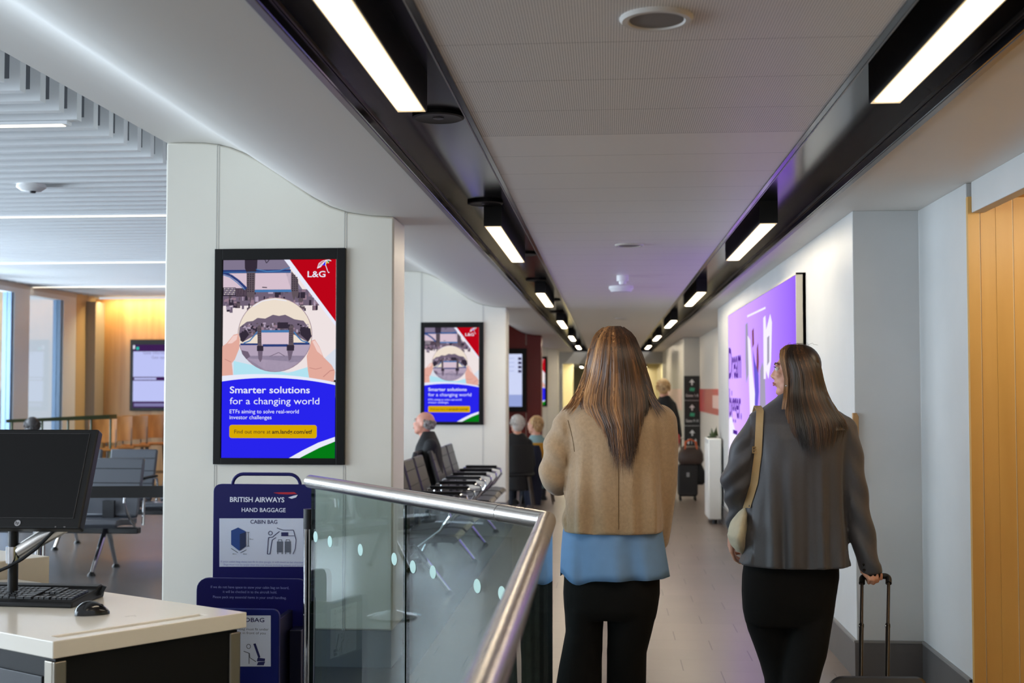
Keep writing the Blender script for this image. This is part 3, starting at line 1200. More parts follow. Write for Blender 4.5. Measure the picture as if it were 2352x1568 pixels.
for i in range(4):
    z = h - 0.16 - i * 0.075
    b.quad((w / 2 - 0.15, -0.063, z - 0.045), (w / 2 - 0.09, -0.063, z - 0.045), (w / 2 - 0.09, -0.063, z), (w / 2 - 0.15, -0.063, z), 2)
    b.quad((-w / 2 + 0.1, -0.063, z - 0.02), (w / 2 - 0.22, -0.063, z - 0.02), (w / 2 - 0.22, -0.063, z - 0.012), (-w / 2 + 0.1, -0.063, z - 0.012), 1)
b.build('screen', [E_BOARD, E_BOARD2, E_BOARDD], t, smooth=0)

yy = 18.97
pa = aty(303, 780, yy)
pb = aty(303, 943, yy)
w, h = 1.15, pa.z - pb.z
t = thing('departure_board', 'landscape information screen with lavender panes on the oak wall', 'display screen', (pa.x + w / 2, yy, pb.z))
MB().box((-w / 2, -0.07, 0), (w / 2, 0.0, h)).build('housing', _mats['gloss_black_frame'], t, smooth=0, bevel=0.004)
E_LAV = emit('board_lavender', (190, 196, 246), 1.0)
E_PURP = emit('board_purple', (62, 32, 84), 1.0)
E_TEAL = emit('board_teal', (40, 190, 170), 1.0)
b = MB()
def brect(x0, z0, x1, z1, mi, y=-0.072):
    b.quad((x0, y, z0), (x1, y, z0), (x1, y, z1), (x0, y, z1), mi)
L = -w / 2 + 0.055
brect(L, 0.05, w / 2 - 0.05, h - 0.08, 1)
brect(L, 0.15, w / 2 - 0.05, 0.48, 0, -0.073)
brect(L, 0.54, w / 2 - 0.05, h - 0.19, 0, -0.073)
b.cbox((L + 0.07, -0.073, h - 0.14), (0.045, 0.001, 0.045), None, 2)
b.cbox((L + 0.01, -0.073, h - 0.12), (0.03, 0.001, 0.06), None, 4)
text(b, 'Gate information', (L + 0.16, -0.0735, 0.90), None, 0.07, mi=3)
text(b, 'Gate opens', (L + 0.3, -0.0735, 0.83), None, 0.06, mi=3)
brect(L + 0.02, 0.495, L + 0.38, 0.525, 0, -0.0735)
brect(L + 0.02, 0.07, w / 2 - 0.1, 0.12, 3, -0.0735)
b.build('screen', [E_LAV, E_PURP, E_TEAL, emit('board_grey_text', (128, 124, 170), 1.0), E_WHITE], t, smooth=0)

# ------------------------------------------------------------------ purple light box on the right wall
XF = 1.237
ya, yb_ = 8.126, 12.70
z0, z1 = 0.818, 2.286
t = thing('advert_light_box', 'large purple backlit poster box with dark lettering on the right wall', 'light box', (1.30, (ya + yb_) / 2, z0))
hh = z1 - z0
hy = (yb_ - ya) / 2
b = MB()
b.box((-0.063, -hy, 0), (0.0, -hy + 0.012, hh))
b.box((-0.063, hy - 0.012, 0), (0.0, hy, hh))
b.box((-0.063, -hy, 0), (0.0, hy, 0.012))
b.box((-0.063, -hy, hh - 0.012), (0.0, hy, hh))
b.box((-0.02, -hy, 0), (0.0, hy, hh))
b.build('frame', mat('light_box_frame', (196, 190, 176), 0.45), t, smooth=0)


def purple_mat():
    m = bpy.data.materials.new('poster_purple')
    m.use_nodes = True
    nt = m.node_tree
    nt.nodes.clear()
    tc = node(nt, 'ShaderNodeTexCoord')
    sp = node(nt, 'ShaderNodeSeparateXYZ')
    nt.links.new(tc.outputs['Generated'], sp.inputs[0])
    r = node(nt, 'ShaderNodeValToRGB')
    r.color_ramp.elements[0].position = 0.0
    r.color_ramp.elements[0].color = srgb(132, 88, 214)
    r.color_ramp.elements[1].position = 0.5
    r.color_ramp.elements[1].color = srgb(182, 140, 246)
    e1 = r.color_ramp.elements.new(0.85)
    e1.color = srgb(200, 160, 254)
    nt.links.new(sp.outputs['Y'], r.inputs['Fac'])
    e = node(nt, 'ShaderNodeEmission')
    e.inputs['Strength'].default_value = 1.4
    nt.links.new(r.outputs['Color'], e.inputs['Color'])
    o = node(nt, 'ShaderNodeOutputMaterial')
    nt.links.new(e.outputs[0], o.inputs[0])
    return m


M_PURPLE = purple_mat()
E_PW = emit('poster_white', (240, 234, 255), 1.1)
E_PG = emit('poster_grey', (168, 160, 186), 1.0)
E_PD = emit('poster_dark_violet', (84, 40, 150), 1.0)
E_PB = emit('poster_brown', (132, 76, 96), 1.0)
E_PLT = emit('poster_blue_violet', (110, 92, 214), 1.0)
b = MB()
b.quad((-0.058, hy - 0.012, 0.012), (-0.058, -hy + 0.012, 0.012), (-0.058, -hy + 0.012, hh - 0.012), (-0.058, hy - 0.012, hh - 0.012), 0)
poster = b.build('poster', M_PURPLE, t, smooth=0)
b = MB()
cy = (ya + yb_) / 2
k = [0]


def pp(pts, mi):
    """pts in photograph pixels on the poster face"""
    k[0] += 1
    x = -0.0585 - 0.0001 * k[0]
    vs = []
    for px, py in pts:
        q = atx(px, py, XF)
        vs.append((x, q.y - cy, min(max(q.z - z0, 0.014), hh - 0.014)))
    b.add(vs, [tuple(range(len(vs)))], mi)


pp([(1672, 966), (1678, 952), (1684, 975), (1691, 1000), (1702, 1040), (1672, 1049)], 0)
pp([(1715, 724), (1757, 704), (1757, 709), (1715, 729)], 0)
pp([(1711, 745), (1716, 740), (1719, 800), (1718, 860), (1713, 880), (1711, 830)], 1)
pp([(1716, 770), (1722, 780), (1728, 860), (1733, 905), (1736, 960), (1722, 960), (1720, 900)], 0)
pp([(1726, 760), (1730, 752), (1731, 790), (1727, 800)], 3)
pp([(1737, 800), (1740, 785), (1742, 830), (1740, 870), (1736, 872)], 3)
pp([(1728, 800), (1733, 830), (1741, 860), (1742, 900), (1738, 950), (1732, 950), (1733, 900)], 4)
pp([(1745, 850), (1750, 830), (1756, 860), (1758, 940), (1744, 950)], 1)
pp([(1752, 730), (1757, 724), (1760, 780), (1758, 870), (1753, 870)], 0)
pp([(1758, 760), (1768, 720), (1772, 740), (1770, 830), (1764, 870), (1758, 850)], 0)
pp([(1761, 775), (1766, 770), (1766, 830), (1761, 840)], 1)
b.build('poster_figure', [E_PW, E_PG, E_PD, E_PB, E_PLT], poster, smooth=0)
b = MB()
pd = atx(1674, 868, XF)
qd = atx(1702, 868, XF)
text(b, 'Dream', (-0.061, pd.y - cy, pd.z - z0), pd.y - qd.y, 0.44, (0, -1, 0), (0, 0, 1), 0, 0.02)
pd = atx(1675, 955, XF)
qd = atx(1703, 955, XF)
text(b, 'bigger.', (-0.061, pd.y - cy, pd.z - z0), pd.y - qd.y, 0.40, (0, -1, 0), (0, 0, 1), 0, 0.02)
b.quad((-0.061, pd.y - cy - 0.35, 0.26), (-0.061, pd.y - cy - 0.75, 0.26), (-0.061, pd.y - cy - 0.75, 0.30), (-0.061, pd.y - cy - 0.35, 0.30), 0)
b.build('poster_lettering', E_PD, poster, smooth=0)

# ------------------------------------------------------------------ white upright unit, wayfinding totem, red wall band, painted pink reflection
p = atz(1644, 1188, 0)
t = thing('cabinet_panel', 'narrow white panelled unit on dark feet beside the right wall, past the purple poster', 'cabinet', (1.19, 14.2, 0))
b = MB()
b.box((-0.06, -0.28, 0.05), (0.085, 0.28, 0.96))
b.build('body', mat('white_unit', (226, 226, 222), 0.35), t, smooth=30, bevel=0.012)
b = MB()
for yk in (-0.14, 0.0, 0.14):
    b.box((-0.066, yk - 0.055, 0.10), (-0.058, yk + 0.055, 0.90))
b.build('front_panel', mat('white_unit_panels', (236, 236, 234), 0.3), t, smooth=0, bevel=0.002)
for s in (-1, 1):
    MB().lathe((0.01, s * 0.22, 0), [(0.0, 0.0), (0.03, 0.0), (0.03, 0.05), (0.0, 0.05)], 14).build('foot', M_DBLACK, t)
b = MB()
for i in range(9):
    a = i * 2.4
    b.prism([(0.01, 0.05, 0.97), (0.02 + 0.05 * math.cos(a), 0.05 + 0.07 * math.sin(a), 0.99 + 0.012 * i), (0.03 + 0.05 * math.cos(a + 0.5), 0.05 + 0.07 * math.sin(a + 0.5), 0.98)], (0, 0.004, 0.004))
b.lathe((0.01, 0.05, 0.96), [(0.0, 0), (0.05, 0), (0.06, 0.012), (0.0, 0.012)], 12)
tag(b.build('potted_plant', mat('dark_leaf', (70, 84, 50), 0.5), smooth=0, at=(0, 0, 0)), 'tiny dark green plant on top of the white panelled unit', 'plant').location = (1.19, 14.2, 0)

yp = 22.47
xa, xb2 = aty(1571, 900, yp).x, aty(1607, 900, yp).x
za = aty(1590, 863, yp).z
t = thing('direction_sign', 'tall black wayfinding board with white arrows and green icons on the grey pier', 'sign', ((xa + xb2) / 2, yp, 0.1))
w = xb2 - xa
MB().box((-w / 2, -0.05, 0), (w / 2, 0.025, za - 0.1)).build('board', mat('sign_black', (20, 22, 22), 0.4), t, smooth=0, bevel=0.004)
b = MB()
E_SW = mat('sign_white', (240, 240, 240), 0.5)
E_SG = mat('sign_green', (60, 170, 130), 0.5)
for i, z in enumerate((za - 0.1, za - 0.56, za - 1.02)):
    c = z - 0.12
    b.prism([(-0.05, -0.051, c), (0.05, -0.051, c), (0, -0.051, c + 0.06)], (0, -0.004, 0), 0)
    b.box((-0.012, -0.055, c - 0.05), (0.012, -0.051, c), 0)
    if i < 2:
        b.prism([(-0.045, -0.051, c - 0.15), (0.04, -0.051, c - 0.16), (0.05, -0.051, c - 0.10), (-0.03, -0.051, c - 0.09)], (0, -0.004, 0), 1)
        text(b, ('Gates 1-8', 'Gates 9-14')[i], (0, -0.0515, c - 0.26), w * 0.8, 0.07, mi=0, align='c')
        b.box((-w / 2, -0.052, c - 0.33), (w / 2, -0.0505, c - 0.325), 0)
    else:
        for q in (-0.07, 0.0, 0.06):
            b.lathe((q, -0.052, c - 0.12), [(0.0, 0), (0.014, 0), (0.014, 0.003), (0.0, 0.003)], 10, 0, 'y')
            b.box((q - 0.016, -0.054, c - 0.20), (q + 0.016, -0.051, c - 0.135), 0)
        text(b, 'Toilets', (0, -0.0515, c - 0.30), w * 0.45, 0.06, mi=0, align='c')
b.build('lettering', [E_SW, E_SG], t, smooth=0)

z0b, z1b = 1.12, 1.52
b = MB()
b.box((xb - 0.012, 17.9, z0b), (xb - 0.001, 22.40, z1b), 0)
b.box((xb - 0.014, 18.0, z0b + 0.10), (xb - 0.012, 19.6, z1b - 0.10), 1)
tag(b.build('wall_band', [mat('faded_red_band', (190, 66, 58), 0.4), mat('band_pale_panel', (224, 190, 180), 0.5)], smooth=0), 'red band with a paler panel on the cream wall right of the black direction board', 'sign')
b = MB()
b.box((xp - 0.012, 23.0, z0b), (xp - 0.001, 30.5, z1b), 0)  # pink reflection on the wall, put in as a coloured band
tag(b.build('wall_band', mat('pink_reflection_band', (226, 192, 184), 0.35), smooth=0), 'pale pink reflection painted as a band on the white wall left of the black direction board', 'sign')

# ------------------------------------------------------------------ airline baggage sizer sign
NAVY = mat('navy_board', (9, 7, 84), 0.45, spec=0.3)
NAVY2 = mat('navy_board_front', (10, 22, 96), 0.45, spec=0.3)
NAVYD = mat('navy_dark_box', (8, 10, 40), 0.4)
SGW = mat('sign_panel_white', (200, 208, 226), 0.45)
SGT = mat('sign_letter_white', (226, 230, 244), 0.5)
SGN = mat('sign_ink_navy', (24, 26, 84), 0.5)
SGG = mat('sign_pale_grey_text', (132, 140, 196), 0.5)
SGC = mat('sign_icon_grey', (92, 98, 112), 0.5)
SGB = mat('sign_bag_blue', (14, 58, 128), 0.5)
SGB2 = mat('sign_bag_dark_blue', (10, 30, 72), 0.5)
SGR = mat('sign_ribbon_red', (176, 20, 40), 0.4)
Y1 = 5.95
a0 = aty(488, 1325, Y1)
a1 = aty(722, 1113, Y1)
sx = (a0.x + a1.x) / 2
SG = thing('baggage_sizer', 'navy blue hand baggage sizer sign with a loop handle in front of the nearest column', 'sign', (sx, Y1, 0))
W1 = a1.x - a0.x
ztop = a1.z
b = MB()
pts = rrect(0, ztop / 2 + 0.1, W1, ztop - 0.2, 0.035)
b.prism([(x, 0, z) for x, z in pts], (0, 0.03, 0), 0)
bb = b.build('back_board', NAVY, SG, smooth=30, bevel=0.003)
hx = (aty(532, 1100, Y1).x - sx, aty(688, 1100, Y1).x - sx)
hz = aty(600, 1089, Y1).z
path = [(hx[0], 0.015, ztop - 0.02)] + [(hx[0] + 0.055 - 0.055 * math.cos(math.radians(a)), 0.015, hz - 0.055 + 0.055 * math.sin(math.radians(a))) for a in range(0, 91, 15)]
path += [(hx[1] - 0.055 + 0.055 * math.sin(math.radians(a)), 0.015, hz - 0.055 + 0.055 * math.cos(math.radians(a))) for a in range(0, 91, 15)] + [(hx[1], 0.015, ztop - 0.02)]
MB().tube(path, 0.0085, 10).build('handle', NAVY, SG)


def spt(x, y, Y):
    q = aty(x, y, Y)
    return q.x - sx, q.z


def spoly(b, pts, yo, mi, th=0.0012):
    q = [spt(x, y, Y1 + yo) for x, y in pts]
    b.prism([(x, yo, z) for x, z in q], (0, -th, 0), mi)


def sline(b, pts, wpx, yo, mi):
    for (x0, y0), (x1, y1) in zip(pts[:-1], pts[1:]):
        L = math.hypot(x1 - x0, y1 - y0) or 1
        nx, ny = -(y1 - y0) / L * wpx / 2, (x1 - x0) / L * wpx / 2
        spoly(b, [(x0 - nx, y0 - ny), (x1 - nx, y1 - ny), (x1 + nx, y1 + ny), (x0 + nx, y0 + ny)], yo, mi, 0.0008)


def stext(b, s, x0, x1, y, size_px, yo, mi, bold=0.0):
    p, q = spt(x0, y, Y1 + yo), spt(x1, y, Y1 + yo)
    text(b, s, (p[0], yo, p[1]), q[0] - p[0], size_px * (Y1 + yo) / FPX, mi=mi, bold=bold)


b = MB()
spoly(b, [(504 + 0, 1190), (716, 1190), (716, 1301), (504, 1301)], 0.0, 0)
b.build('cabin_bag_panel', SGW, bb, smooth=0)
b = MB()
stext(b, 'BRITISH AIRWAYS', 528, 653, 1152, 16, -0.0006, 0, 0.02)
stext(b, 'HAND BAGGAGE', 555, 656, 1175, 13.5, -0.0006, 0, 0.01)
spoly(b, [(628, 1131), (645, 1130), (676, 1130), (682, 1134), (660, 1135), (640, 1134)], -0.0002, 1)
spoly(b, [(662, 1142), (674, 1138), (684, 1136), (680, 1142), (670, 1145)], -0.0002, 0)
b.build('airline_name', [SGT, SGR], bb, smooth=0)
b = MB()
yo = -0.0018
stext(b, 'CABIN BAG', 575, 637, 1202, 12.5, yo, 0, 0.015)
spoly(b, [(531, 1218), (547, 1211), (564, 1220), (564, 1254), (549, 1264), (531, 1250)], yo, 1)
spoly(b, [(551, 1226), (565, 1221), (565, 1254), (551, 1264)], yo - 0.001, 2)
sline(b, [(570, 1222), (570, 1254)], 1.2, yo, 3)
sline(b, [(567, 1222), (573, 1222)], 1.2, yo, 3)
sline(b, [(567, 1254), (573, 1254)], 1.2, yo, 3)
sline(b, [(531, 1259), (546, 1269)], 1.2, yo, 3)
sline(b, [(552, 1269), (566, 1262)], 1.2, yo, 3)
for x in (534, 558):
    stext(b, '00cm', x, x + 9, 1273, 4, yo, 3)
stext(b, '00cm', 573, 582, 1239, 4, yo, 3)
# passenger, overhead locker and two bags
sline(b, [(614, 1272), (616, 1240), (617, 1234), (626, 1233), (634, 1226), (642, 1220)], 1.6, yo, 0)
sline(b, [(614, 1272), (620, 1272), (625, 1240), (634, 1234)], 1.6, yo, 0)
cxx, cyy = 621, 1224
sline(b, [(cxx + 4.5 * math.cos(a * math.pi / 6), cyy + 4.5 * math.sin(a * math.pi / 6)) for a in range(13)], 1.4, yo, 0)
sline(b, [(636, 1212), (650, 1217), (674, 1217), (680, 1240), (678, 1260), (673, 1272)], 1.4, yo, 0)
sline(b, [(646, 1230), (676, 1230)], 1.2, yo, 0)
spoly(b, [(646, 1222), (662, 1222), (662, 1231), (646, 1231)], yo, 0)
for x in (636, 654):
    spoly(b, [(x, 1243), (x + 14, 1243), (x + 14, 1268), (x, 1268)], yo, 3)
    sline(b, [(x + 3, 1243), (x + 3, 1239), (x + 11, 1239), (x + 11, 1243)], 1.2, yo, 3)
    sline(b, [(x + 2, 1268), (x + 2, 1272)], 2, yo, 3)
    sline(b, [(x + 12, 1268), (x + 12, 1272)], 2, yo, 3)
stext(b, 'If your cabin bag does not fit in this gauge, it will need to be checked in', 507, 704, 1291, 6, yo, 4)
stext(b, 'Bags must not be larger than the size shown including wheels and handles', 514, 700, 1298, 6, yo, 4)
b.build('cabin_bag_graphics', [SGN, SGB, SGB2, SGC, SGG], bb, smooth=0)

# wider lower board in front
yo2 = -0.22
l0 = spt(451, 1340, Y1 + yo2)[0]
l1 = W1 / 2 + 0.03
zt2 = spt(560, 1328, Y1 + yo2)[1]
b = MB()
pts = rrect((l0 + l1) / 2, zt2 / 2, l1 - l0, zt2, 0.055)
b.prism([(x, yo2, z) for x, z in pts], (0, 0.025, 0), 0)
fb = b.build('front_board', NAVY, SG, smooth=30, bevel=0.003)
b = MB()
stext(b, 'If we do not have space to stow your cabin bag on board,', 484, 664, 1350, 8.5, yo2 - 0.001, 0)
stext(b, 'it will be checked in to the aircraft hold.', 512, 636, 1361, 8.5, yo2 - 0.001, 0)
stext(b, 'Please pack any essential items in your small handbag.', 489, 658, 1373, 8.5, yo2 - 0.001, 0)
b.build('notice_text', SGG, fb, smooth=0)
b = MB()
b.box((l0 + 0.02, yo2 + 0.025, 0), (l0 + 0.05, 0.0, zt2 - 0.12))
b.box((l1 - 0.05, yo2 + 0.025, 0), (l1 - 0.02, 0.0, zt2 - 0.12))
b.box((l0 + 0.02, yo2 + 0.025, 0.0), (l1 - 0.02, 0.0, 0.03))
b.build('bag_frame', NAVYD, SG, smooth=0, bevel=0.004)
# handbag gauge at the front
yo3 = -0.50
h0 = spt(470, 1400, Y1 + yo3)[0]
h1 = spt(641, 1400, Y1 + yo3)[0]
zt3 = spt(600, 1399, Y1 + yo3)[1]
b = MB()
pts = rrect((h0 + h1) / 2, zt3 / 2, h1 - h0, zt3, 0.03)
b.prism([(x, yo3, z) for x, z in pts], (0, 0.025, 0), 0)
hb = b.build('handbag_board', NAVY2, SG, smooth=30, bevel=0.003)
b = MB()
b.box((h0 + 0.01, yo3 + 0.025, 0), (h0 + 0.035, yo2, zt3 - 0.05))
b.build('side_panel', NAVYD, SG, smooth=0, bevel=0.004)
MB().box((h1 - 0.035, yo3 + 0.025, 0), (h1 - 0.01, yo2, zt3 - 0.05)).build('side_panel', NAVYD, SG, smooth=0, bevel=0.004)
b = MB()
b.box((h1 + 0.0, yo2 - 0.10, 0), (l1 - 0.01, yo2 - 0.001, spt(670, 1437, Y1 + yo2)[1]))
b.build('bin', NAVYD, SG, smooth=0, bevel=0.004)
b = MB()
spoly(b, [(500, 1413), (622, 1413), (622, 1530), (500, 1530)], yo3 - 0.0002, 0)
b.build('handbag_panel', SGW, hb, smooth=0)
b = MB()
yo = yo3 - 0.002
stext(b, 'HANDBAG', 527, 607, 1427, 13.5, yo, 0, 0.015)
stext(b, 'Your handbag must fit under', 512, 617, 1446, 8, yo, 1)
stext(b, 'the seat in front of you', 525, 610, 1455, 8, yo, 1)
sline(b, [(571 + 4.5 * math.cos(a * math.pi / 6), 1484 + 5 * math.sin(a * math.pi / 6)) for a in range(13)], 1.4, yo, 1)
sline(b, [(560, 1495), (573, 1500), (574, 1510), (588, 1519)], 1.6, yo, 1)
sline(b, [(572, 1500), (572, 1524)], 1.6, yo, 1)
spoly(b, [(582, 1478), (587, 1477), (598, 1508), (594, 1512)], yo, 0)
spoly(b, [(592, 1510), (609, 1512), (608, 1518), (590, 1518)], yo, 0)
spoly(b, [(593, 1520), (609, 1519), (606, 1527), (590, 1527)], yo, 0)
b.build('handbag_graphics', [SGN, SGC], hb, smooth=0)
# ------------------------------------------------------------------ beam seating
M_LEATH = mat('black_seat_leather', (40, 38, 40), 0.34, bump=0.05, bscale=90)
M_SHELL = mat('dark_seat_shell', (26, 26, 30), 0.3)


M_LEATH_SHEEN = mat('seat_leather_sheen', (78, 82, 90), 0.3, bump=0.04, bscale=90)  # blue-grey sheen of the dark seats put into a paler base colour


def bench(n, label, loc, rotz, group, lm=None):
    lm = lm or M_LEATH
    """row along local x, seats face local -y"""
    t = thing('beam_seating', label, 'seating', loc, rotz, group)
    pitch = 0.56
    L = n * pitch
    b = MB()
    b.box((-L / 2, -0.02, 0.31), (L / 2, 0.06, 0.36))
    b.build('beam', M_SHELL, t, smooth=0, bevel=0.006)
    for i in range(n):
        cx = -L / 2 + pitch * (i + 0.5)
        w = 0.235
        # one pad, side view (y, z) swept across the width: seat
        def pad(side, th, w):
            m = MB()
            top = [Vector(p) for p in side]
            outl = []
            for k, p in enumerate(top):
                tan = (top[min(k + 1, len(top) - 1)] - top[max(k - 1, 0)]).normalized()
                nrm = Vector((-tan.y, tan.x))
                outl.append((p, nrm))
            poly = [p for p, q in outl] + [p - q * th for p, q in reversed(outl)]
            m.prism([(cx - w, p.x, p.y) for p in poly], (2 * w, 0, 0))
            return m
        seat = pad([(-0.37, 0.425), (-0.34, 0.455), (-0.25, 0.462), (-0.12, 0.45), (0.02, 0.435), (0.08, 0.44)], 0.055, w)
        seat.build('seat', lm, t, smooth=40, bevel=0.012)
        back = pad([(0.06, 0.46), (0.10, 0.50), (0.13, 0.60), (0.165, 0.72), (0.20, 0.84), (0.225, 0.93)], 0.045, w)
        bo = back.build('backrest', lm, t, smooth=40, bevel=0.014)
        s = MB()
        for zz, yy2 in ((0.60, 0.13), (0.72, 0.165), (0.84, 0.20)):
            s.box((cx - w + 0.01, yy2 - 0.004, zz - 0.003), (cx + w - 0.01, yy2 + 0.004, zz + 0.003))
        s.build('seat_seam', M_PLBLACK, bo, smooth=0)
        b = MB()
        b.box((cx - 0.05, 0.04, 0.34), (cx + 0.05, 0.075, 0.58))
        b.build('bracket', M_SHELL, t, smooth=0)
    for i in range(n + 1):
        x = -L / 2 + pitch * i
        b = MB()
        b.tube([(x, 0.10, 0.37), (x, 0.12, 0.60), (x, 0.10, 0.655), (x, 0.02, 0.665), (x, -0.22, 0.665), (x, -0.30, 0.65), (x, -0.31, 0.60), (x, -0.24, 0.50), (x, -0.08, 0.38)], 0.012, 8)
        a = b.build('armrest', M_CHROME, t)
        MB().cbox((x, -0.09, 0.677), (0.05, 0.34, 0.022)).build('arm_pad', M_PLBLACK, a, smooth=0, bevel=0.008)
    for x in ((-L / 2 + pitch * 0.5), (L / 2 - pitch * 0.5)):
        b = MB()
        b.tube([(x, 0.0, 0.36), (x, -0.06, 0.28), (x, -0.27, 0.02)], [0.026, 0.024, 0.016], 10)
        lg = b.build('leg', M_CHROME, t)
        MB().lathe((x, -0.275, 0), [(0.0, 0), (0.034, 0), (0.03, 0.012), (0.014, 0.03), (0.0, 0.03)], 14).build('foot', M_PLBLACK, lg)
        b = MB()
        b.tube([(x, 0.02, 0.34), (x, 0.08, 0.28), (x, 0.22, 0.02)], [0.024, 0.022, 0.016], 10)
        lg = b.build('leg', M_CHROME, t)
        MB().lathe((x, 0.222, 0), [(0.0, 0), (0.034, 0), (0.03, 0.012), (0.014, 0.03), (0.0, 0.03)], 14).build('foot', M_PLBLACK, lg)
    return t


G1 = 'seat rows beside the corridor'
bench(4, 'row of dark seats facing the corridor just past the nearest column, behind the glass', (-1.45, 9.9, 0), math.pi / 2, G1)
bench(3, 'row of dark seats with armrests in front of the second white column', (-1.47, 12.45, 0), math.pi / 2, G1)
bench(2, 'pair of dark seats turned to the seating area, where the man in black sits', (-2.06, 11.95, 0), -math.pi / 2, G1)
G2 = 'seat rows in the seating area'
bench(3, 'row of dark glossy seats behind the monitor, nearest the ticket desk', (-4.76, 9.98, 0), 0.0, G2, M_LEATH_SHEEN)
bench(4, 'second row of dark seats behind the row nearest the desk', (-4.38, 11.5, 0), 0.0, G2, M_LEATH_SHEEN)
bench(3, 'row of dark seats left of the desk seen mirrored in the glass balustrade', (-5.3, 7.6, 0), 0.35, G2, M_LEATH_SHEEN)

# ------------------------------------------------------------------ stanchions with belt
def stanchion(label, loc):
    t = thing('queue_post', label, 'queue post', loc, 0, 'chrome queue posts')
    MB().lathe((0, 0, 0), [(0.0, 0.0), (0.165, 0.0), (0.168, 0.01), (0.12, 0.028), (0.05, 0.042), (0.036, 0.05), (0.0, 0.05)], 36).build('base', M_CHROME, t)
    MB().lathe((0, 0, 0), [(0.0, 0.045), (0.033, 0.045), (0.033, 0.90), (0.0, 0.90)], 24).build('post', M_CHROME, t)
    MB().lathe((0, 0, 0), [(0.0, 0.89), (0.036, 0.89), (0.036, 0.985), (0.03, 0.995), (0.0, 0.996)], 24).build('belt_head', M_PLBLACK, t)
    return t


stanchion('chrome queue post holding the black belt, hidden behind the monitor', (-3.17, 6.62, 0))
stanchion('chrome queue post left of the desk, seen only mirrored in the glass', (-3.84, 6.33, 0))
b = MB()
for (xa_, ya_), (xb_, yb2) in (((-3.136, 6.62), (-2.4725, 6.72)), ((-3.805, 6.345), (-3.205, 6.605))):
    b.prism([(xa_, ya_, 0.91), (xb_, yb2, 0.91), (xb_, yb2, 0.975), (xa_, ya_, 0.975)], (0, 0.003, 0))
for i, (rng, lab) in enumerate((((0, 8), 'black queue belt stretched from behind the monitor to the nearest column'), ((8, 16), 'black queue belt between the two chrome posts, mirrored in the glass'))):
    bb2 = MB()
    bb2.add(b.v[rng[0]:rng[1]], [tuple(i2 - rng[0] for i2 in f) for f in b.f if rng[0] <= f[0] < rng[1]])
    tag(bb2.build('queue_belt', mat('black_webbing', (14, 14, 15), 0.7), smooth=0), lab, 'belt')

# ------------------------------------------------------------------ desk
A = Vector((-1.58, 3.396, 0))
B = Vector((-1.165, 3.892, 0))
dl = Vector((-0.87, 0.49, 0)).normalized()
D1 = A + dl * 1.25
C1 = B + dl * 1.25
M_TOP = mat('white_solid_worktop', (226, 220, 208), 0.22, coat=0.2)
M_DESK = mat('charcoal_desk_panel', (11, 11, 12), 0.5, spec=0.25, bump=0.05, bscale=300)
M_POST = mat('satin_aluminium', (150, 143, 132), 0.38, metal=0.85)
desk = thing('check_in_desk', 'white topped check-in desk with charcoal panels and metal corner posts, lower left', 'desk', (A.x, A.y, 0))
u = (B - A).normalized()
TZ, TT = 0.80, 0.05


def dp(a, c, z):
    """a metres along the short front edge from the near corner, c metres along the long edge"""
    p = A + u * a + dl * c
    return Vector((p.x, p.y, z))


E_ = (B - A).length
b = MB()
# worktop with a recessed slot parallel to the front edge
sa0, sa1, sc0, sc1 = 0.045, E_ - 0.11, 0.045, 0.082
outer = [dp(0, 0, TZ), dp(E_, 0, TZ), dp(E_, 1.25, TZ), dp(0, 1.25, TZ)]
inner = [dp(sa0, sc0, TZ), dp(sa1, sc0, TZ), dp(sa1, sc1, TZ), dp(sa0, sc1, TZ)]
low = [p - Vector((0, 0, 0.03)) for p in inner]
bot = [p - Vector((0, 0, TT)) for p in outer]
vs = outer + inner + low + bot
fs = []
for i in range(4):
    j = (i + 1) % 4
    fs += [(i, j, 4 + j, 4 + i), (4 + i, 4 + j, 8 + j, 8 + i), (12 + i, 12 + j, j, i)]
fs += [(8, 9, 10, 11), (15, 14, 13, 12)]
b.add(vs, fs)
b.build('worktop', M_TOP, desk, smooth=0, bevel=0.003, at=A)
b = MB()
ins = 0.02
pl = [dp(ins, ins, 0.08), dp(E_ - ins, ins, 0.08), dp(E_ - ins, 1.23, 0.08), dp(ins, 1.23, 0.08)]
b.prism(pl, (0, 0, TZ - TT - 0.08 - 0.006))
b.build('body', M_DESK, desk, smooth=0, at=A)
b = MB()
pl = [dp(ins - 0.008, 0.07, 0.10), dp(ins + 0.003, 0.07, 0.10), dp(ins + 0.003, 0.95, 0.10), dp(ins - 0.008, 0.95, 0.10)]
b.prism(pl, (0, 0, 0.59))
b.build('side_panel', mat('blue_black_panel', (24, 26, 33), 0.45), desk, smooth=0, bevel=0.002, at=A)
for (a0_, a1_, c0_, c1_) in ((0.012, 0.05, 0.012, 0.022), (0.012, 0.022, 0.022, 0.06), (E_ - 0.05, E_ - 0.012, 0.012, 0.022)):
    b = MB()
    pl = [dp(a0_, c0_, 0.0), dp(a1_, c0_, 0.0), dp(a1_, c1_, 0.0), dp(a0_, c1_, 0.0)]
    b.prism(pl, (0, 0, TZ - TT - 0.012))
    b.build('corner_post', M_POST, desk, smooth=0, bevel=0.004, at=A)
# small scratches on the worktop
b = MB()
for px, py in ((287, 1416), (293, 1415), (300, 1414), (306, 1413), (308, 1415)):
    q = atz(px, py, TZ)
    b.prism([(q.x, q.y, TZ + 0.0002), (q.x + 0.006, q.y + 0.002, TZ + 0.0002), (q.x + 0.006, q.y + 0.005, TZ + 0.0002)], (0, 0, 0.0002))
b.build('scuff', mat('scuff_grey', (130, 120, 108), 0.6), desk, smooth=0, at=A)

